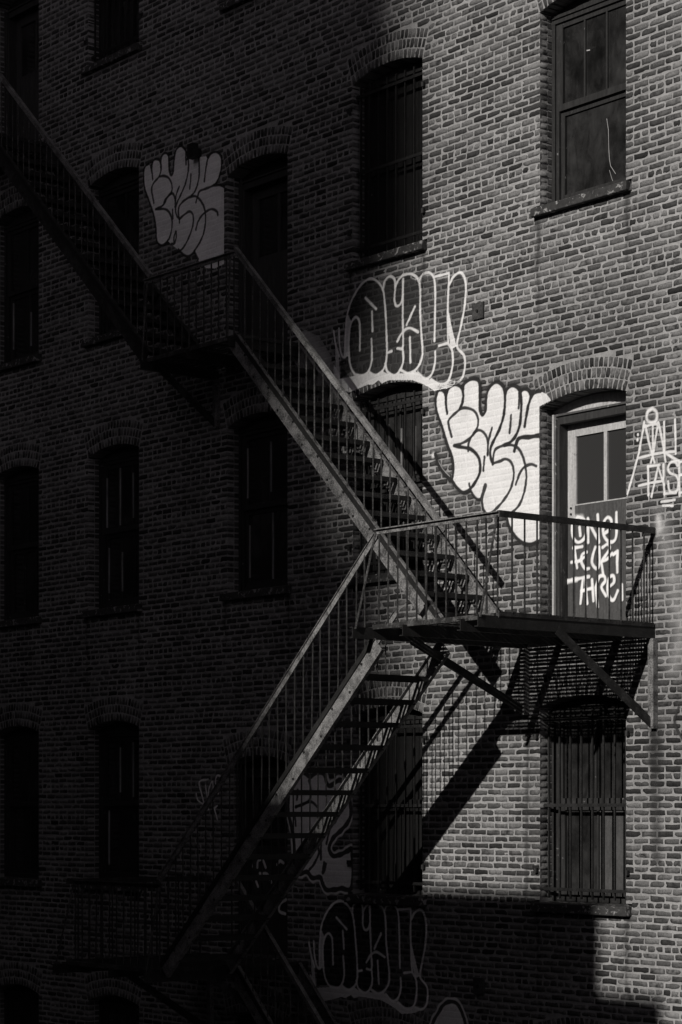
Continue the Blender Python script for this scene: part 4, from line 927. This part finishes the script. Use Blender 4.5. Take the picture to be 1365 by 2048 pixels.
# ------------------------------------------------------------------ small things fixed to the wall
def wall_plate(u, z, w, h, label):
    r = link('wall_plate', None, None, (u, 0, z))
    tag(r, label, 'plate')
    m = MB(); m.box(u - w / 2, u + w / 2, z - h / 2, z + h / 2, -.022, .004)
    m.build('plate', 'plate', r)
    m = MB()
    m.tube([(u, -.036, z), (u, -.021, z)], .016, 8)
    m.build('bolt', 'iron_black', r)
wall_plate(2.245, 10.61, .165, .165, 'small square iron plate on the sunlit wall right of the hollow letters')
wall_plate(2.255, 3.70, .15, .17, 'small square iron plate in the shade below the sunlit patch')
lamp = link('wall_lamp', None, None, (-2.62, 0, 13.25))
tag(lamp, 'dark flood lamp box on the wall above the shaded bubble letters', 'lamp')
m = MB(); m.box(-2.75, -2.63, 13.25, 13.42, -.13, -.05); m.build('housing', 'iron_black', lamp)
m = MB(); m.box(-2.72, -2.64, 13.28, 13.36, -.05, .004); m.build('bracket', 'iron_black', lamp)

# ------------------------------------------------------------------ the fire escape
fe = link('fire_escape', None, None, (2.9, -1.0, 3.8))
tag(fe, 'rusty iron fire escape with slatted balconies and steep stairs', 'fire escape')

def platform(u0, u1, zf, depth, rails, beams, over=0.0, brackets=(), braces=(), rail_h=.87, gap=None):
    root = link('platform', None, fe, ((u0 + u1) / 2, -depth, zf))
    # bearing beams across, channels
    for u in beams:
        q1 = depth + (over if u in (beams[0], beams[-1]) else 0.06)
        m = MB()
        m.box(u - .005, u + .005, zf - .135, zf - .03, -q1, .1)
        m.box(u - .045, u - .0051, zf - .04, zf - .03, -q1, .1)
        m.box(u - .045, u - .0051, zf - .135, zf - .125, -q1, .1)
        m.build('beam', 'iron_black', root)
    n = int(depth / .0775)
    slat = MB().box(-(u1 - u0) / 2 + .01, (u1 - u0) / 2 - .01, -.0045, .0045, -.0225, .0225).mesh('slat', 'iron_dark')
    for i in range(n):
        link('slat', slat, root, ((u0 + u1) / 2, -(.05 + i * (depth - .08) / (n - 1)), zf - .014 + rnd.uniform(-.002, .002)))
    tie = MB()
    for k in range(1, 7):
        u = u0 + (u1 - u0) * k / 7
        tie.box(u - .006, u + .006, zf - .03, zf - .0205, -depth + .02, -.02)
    tie.build('tie_bar', 'iron_dark', root)
    m = MB(); m.box(u0, u1, zf - .045, zf + .0, -depth - .008, -depth); m.box(u0, u1, zf - .008, zf, -depth + .0005, -depth + .045)
    m.build('edge_angle', 'iron_rail', root)
    for side in ('left', 'right'):
        u = u0 if side == 'left' else u1
        m = MB(); m.box(u - .004, u + .004, zf - .03, zf + .012, -depth, -.02)
        m.build('edge_angle', 'iron_dark', root)
    zr = zf + rail_h
    bal = MB().tube([(0, 0, 0), (0, 0, rail_h - .02)], .009, 6).mesh('baluster', 'iron_dark')
    if 'front' in rails:
        a, b = rails['front']
        m = MB(); m.bar((a, -depth + .004, zr), (b, -depth + .004, zr), .018, .052)
        m.box(a, b, zr + .014, zr + .024, -depth - .034, -depth - .0055)
        m.build('top_rail', 'iron_worn' if zf > 6 else 'iron_rail', root)
        k = int((b - a) / .138)
        for i in range(k + 1):
            link('baluster', bal, root, (a + .03 + (b - a - .06) * i / k, -depth + .004, zf)).rotation_euler = (rnd.gauss(0, .005), rnd.gauss(0, .007), 0)
    for side in ('left', 'right'):
        if side in rails:
            qa, qb = rails[side]
            u = u0 if side == 'left' else u1
            m = MB(); m.bar((u, -qa, zr), (u, -qb, zr), .018, .05, side=(1, 0, 0))
            m.box(u - .03, u + .0, zr + .0255, zr + .034, -qb, -qa)
            m.build('top_rail', 'iron_dark', root)
            k = int(abs(qb - qa) / .15)
            for i in range(1, k):
                link('baluster', bal, root, (u, -(qa + (qb - qa) * i / k), zf))
    for u, v in braces:                                     # stays from the rail out to the beam ends
        m = MB(); m.tube([(u, -depth - .01, zr - .01), (v, -depth - over + .02, zf - .05)], .011, 6)
        m.build('stay', 'iron_rail', root)
    for u, q, drop in brackets:
        m = MB()
        m.bar((u - .02, -q, zf - .12), (u - .02, -.03, zf - drop + .04), .012, .085, side=(1, 0, 0))
        m.bar((u - .055, -q, zf - .10), (u - .055, -.03, zf - drop + .075), .06, .012, side=(1, 0, 0))
        m.build('bracket', 'iron_dark', root)
        m = MB(); m.box(u - .05, u + .01, zf - drop, zf - .137, -.06, -.045); m.box(u + .0101, u + .02, zf - drop, zf - .137, -.06, .0)
        m.build('wall_leg', 'iron_worn', root)
    return root

RIVET = MB().tube([(0, -.008, 0), (0, 0, 0)], .013, 8).mesh('rivet', 'iron_black')
def flight(top, bot, q0, q1, ntread, outer=True, inner=0.0, hand_h=.9, wmat='iron_worn', ext=(0.0, 0.0), hmat=None):
    """stair from top to bottom (u, z of the stringer's upper edge) between wall distances q0 and q1"""
    (ut, zt), (ub, zb) = top, bot
    root = link('stair_flight', None, fe, (ub, -(q0 + q1) / 2, zb))
    d = Vector((ub - ut, 0, zb - zt)); L = d.length; d.normalize()
    up = Vector((-d.z, 0, d.x)); up = up if up.z > 0 else -up
    for q, s in ((q0, 1), (q1, -1)):
        m = MB()
        A = Vector((ut, -q, zt)); B = Vector((ub, -q, zb))
        off = -up * .095
        m.bar(A + off, B + off, .008, .19)                                       # web
        fl = Vector((0, -.022 * s, 0))
        m.bar(A - up * .004 + fl, B - up * .004 + fl, .036, .008)                # flanges
        m.bar(A - up * .186 + fl, B - up * .186 + fl, .036, .008)
        st = m.build('stringer', wmat, root)
        if s < 0:
            m = MB()
            m.bar(A - up * .03 - Vector((0, .012, 0)), B - up * .03 - Vector((0, .012, 0)), .012, .05)
            m.build('stringer_angle', 'iron_black', root)
            for k in range(1, 16):
                p = A + (B - A) * (k / 16) - up * (.075 if k % 2 else .15) - Vector((0, .004, 0))
                link('rivet', RIVET, root, p)
    rise = (zt - zb) / (ntread + 1)
    run = (ub - ut) / (ntread + 1)
    w = q1 - q0 - .02
    dirx = 1 if run < 0 else -1
    t = MB()
    for k in range(4):                                                           # slatted tread with a nosing
        x = (-.09 + k * .05)
        t.box(x, x + .03, -.003, .003, -w / 2, w / 2)
    t.box(-.1, -.094, -.048, .004, -w / 2, w / 2); t.box(.094, .1, -.048, .004, -w / 2, w / 2)
    tm = t.mesh('tread', 'iron_black')
    for i in range(1, ntread + 1):
        u = ut + run * i; z = zt + (zb - zt) * i / (ntread + 1) - .135
        link('tread', tm, root, (u, -(q0 + q1) / 2, z + rnd.uniform(-.004, .004)))
    for on, q, dy in ((outer, q1, .012), (inner, q0, -.012)):
        if not on:
            continue
        m = MB()
        cut = inner if dy < 0 else 0.0
        A = Vector((ut - d.x * (ext[0] - cut), -q + dy, zt + hand_h - d.z * (ext[0] - cut))); B = Vector((ub + d.x * ext[1], -q + dy, zb + hand_h + d.z * ext[1]))
        m.bar(A, B, .02, .055)
        m.bar(A + up * .03, B + up * .03, .05, .006)
        m.build('handrail', hmat or wmat, root)
        nb = int(abs(ub - ut) / .132)
        bl = MB().tube([(0, 0, 0), (0, 0, hand_h + .06)], .0078, 6).mesh('baluster', 'iron_dark' if inner else 'iron_rail')
        for i in range(1, nb):
            if abs(ub - ut) * i / nb < cut * abs(d.x):
                continue
            u = ut + (ub - ut) * i / nb
            link('baluster', bl, root, (u, -q + dy, zt + (zb - zt) * i / nb - .07)).rotation_euler = (rnd.gauss(0, .004), rnd.gauss(0, .006), 0)
    return root

# balcony of the sunlit door: two lanes deep
platform(2.95, 4.70, 7.25, 2.0, {'front': (3.0, 4.70), 'right': (0.0, 2.0)}, (2.95, 3.45, 4.25, 4.69), over=.25,
         brackets=((4.71, 1.28, .985), (2.97, 1.52, .80)), braces=((3.0, 2.97), (4.68, 4.70)), rail_h=.875)
# landing of the shaded door above
platform(-2.33, -0.57, 10.70, 1.0, {'front': (-2.36, -0.60)}, (-2.3, -1.45, -0.6), over=.1, brackets=((-2.28, .8, .7), (-.62, .8, .7)),
         braces=((-2.3, -2.3), (-.68, -.64)), rail_h=.885)
# landing at the bottom left
platform(-2.45, -0.58, 3.80, 2.0, {'front': (-2.3, -0.58), 'left': (0.0, 2.0)}, (-2.42, -1.5, -.6), over=.2, brackets=((-2.4, 1.3, .95), (-.62, 1.3, .95)),
         braces=((-2.28, -2.4), (-.6, -.6)), rail_h=.89)
# landing at the top left, mostly out of the picture
platform(-7.8, -5.9, 14.14, 1.0, {'front': (-7.8, -5.9), 'left': (0.0, 1.0)}, (-7.7, -6.8, -5.93), over=.1, brackets=((-7.6, .8, .7), (-5.95, .8, .7)))

flight((-5.86, 14.13), (-2.26, 10.77), .12, 1.0, 14, hand_h=.86, wmat='iron_dark', hmat='iron_worn')  # shade put into darker iron here, a lit look into the paler handrail
flight((-0.58, 10.71), (2.82, 7.36), .12, 1.0, 14, hand_h=.885, ext=(.06, 0.02))
flight((2.93, 7.15), (-0.62, 3.86), 1.12, 1.98, 14, hand_h=.91, inner=0.95, ext=(0.06, 0.05))
flight((-0.56, 3.80), (2.75, 0.55), .12, 1.0, 14, hand_h=.88, ext=(.06, 0.0))

# ------------------------------------------------------------------ houses across the street, and unseen blocks added to shade the wall (behind the camera and to its left)
def block(name, label, u0, u1, d0, d1, h, mat, storeys, bays, face_mat='tower_glass', parapet=()):
    r = link(name, None, None, ((u0 + u1) / 2, (d0 + d1) / 2, 0))
    tag(r, label, 'building')
    m = MB(); m.box(u0, u1, 0, h, d0, d1)
    m.build('wall', mat, r)
    for a, b, hh in parapet:
        m = MB(); m.box(a, b, h + .001, hh, d1 - .4, d1)
        m.build('parapet', mat, r)
    # windows on the side that faces the street
    sh = h / storeys; sw = (u1 - u0) / bays
    wm = MB().box(-sw * .28, sw * .28, -sh * .3, sh * .3, -.05, .05).mesh('window', face_mat)
    for i in range(storeys):
        for j in range(bays):
            link('window', wm, r, (u0 + (j + .5) * sw, d1 + .03, (i + .5) * sh))
    return r
LU, LZ = .235, .475
Q = 20.0
zA = 4.69 + LZ * Q; uA = 3.975 + LU * Q
zB = 3.745 + LZ * Q; uB = 4.79 + LU * Q
block('street_building', 'low flat roofed building across the street', uB, 14.8, -Q - 12, -Q, zB - 2.2, 'render_dark', 3, 2)
block('street_building', 'unseen tall block added right of the low building to cut sky light', 15.0, 36, -Q - 12, -Q, 34, 'render_dark', 9, 7)  # added block, cuts the sky light from the right
block('street_building', 'plain building across the street with a stepped parapet', -1.0, uB, -Q - 12, -Q, zB, 'render_dark', 4, 3, parapet=((-1.0, uA, zA),))
block('street_building', 'unseen tall block added left of the stepped building to darken the left wall', -34, -1.01, -Q - 12, -Q, 60, 'render_dark', 16, 10)  # added block, takes sky light and sun off the far left
block('blocker_wing', 'unseen tall wing added at the left end of the brick building to cut sky light', -24, -8.42, -16, 14, 48, 'render_dark', 12, 5)  # added wing, keeps sky light off the left part of the wall
QT = 130.0
uT = 0.1 + LU * QT
tower = block('shade_tower', 'tower added unseen behind the street buildings, stepped to shape the shade on the wall', uT - 60, uT, -QT - 40, -QT, 108, 'tower_wall', 28, 10)  # added blocker, its outline fitted to the edge of the left shade
m = MB(); m.box(uT - 61.2, uT + 1.1, 11.35 + LZ * QT, 112, -QT - 41, -QT + .2)
m.build('crown', 'tower_wall', tower)  # wider top block, added to widen the shade high on the wall
m = MB(); m.box(uT - 60.5, uT + 0.85, 0, 8.6 + LZ * QT, -QT - 40.5, -QT + .2)
m.build('lower_shade_block', 'tower_wall', tower)  # wider lower block, added to widen the shade low on the wall
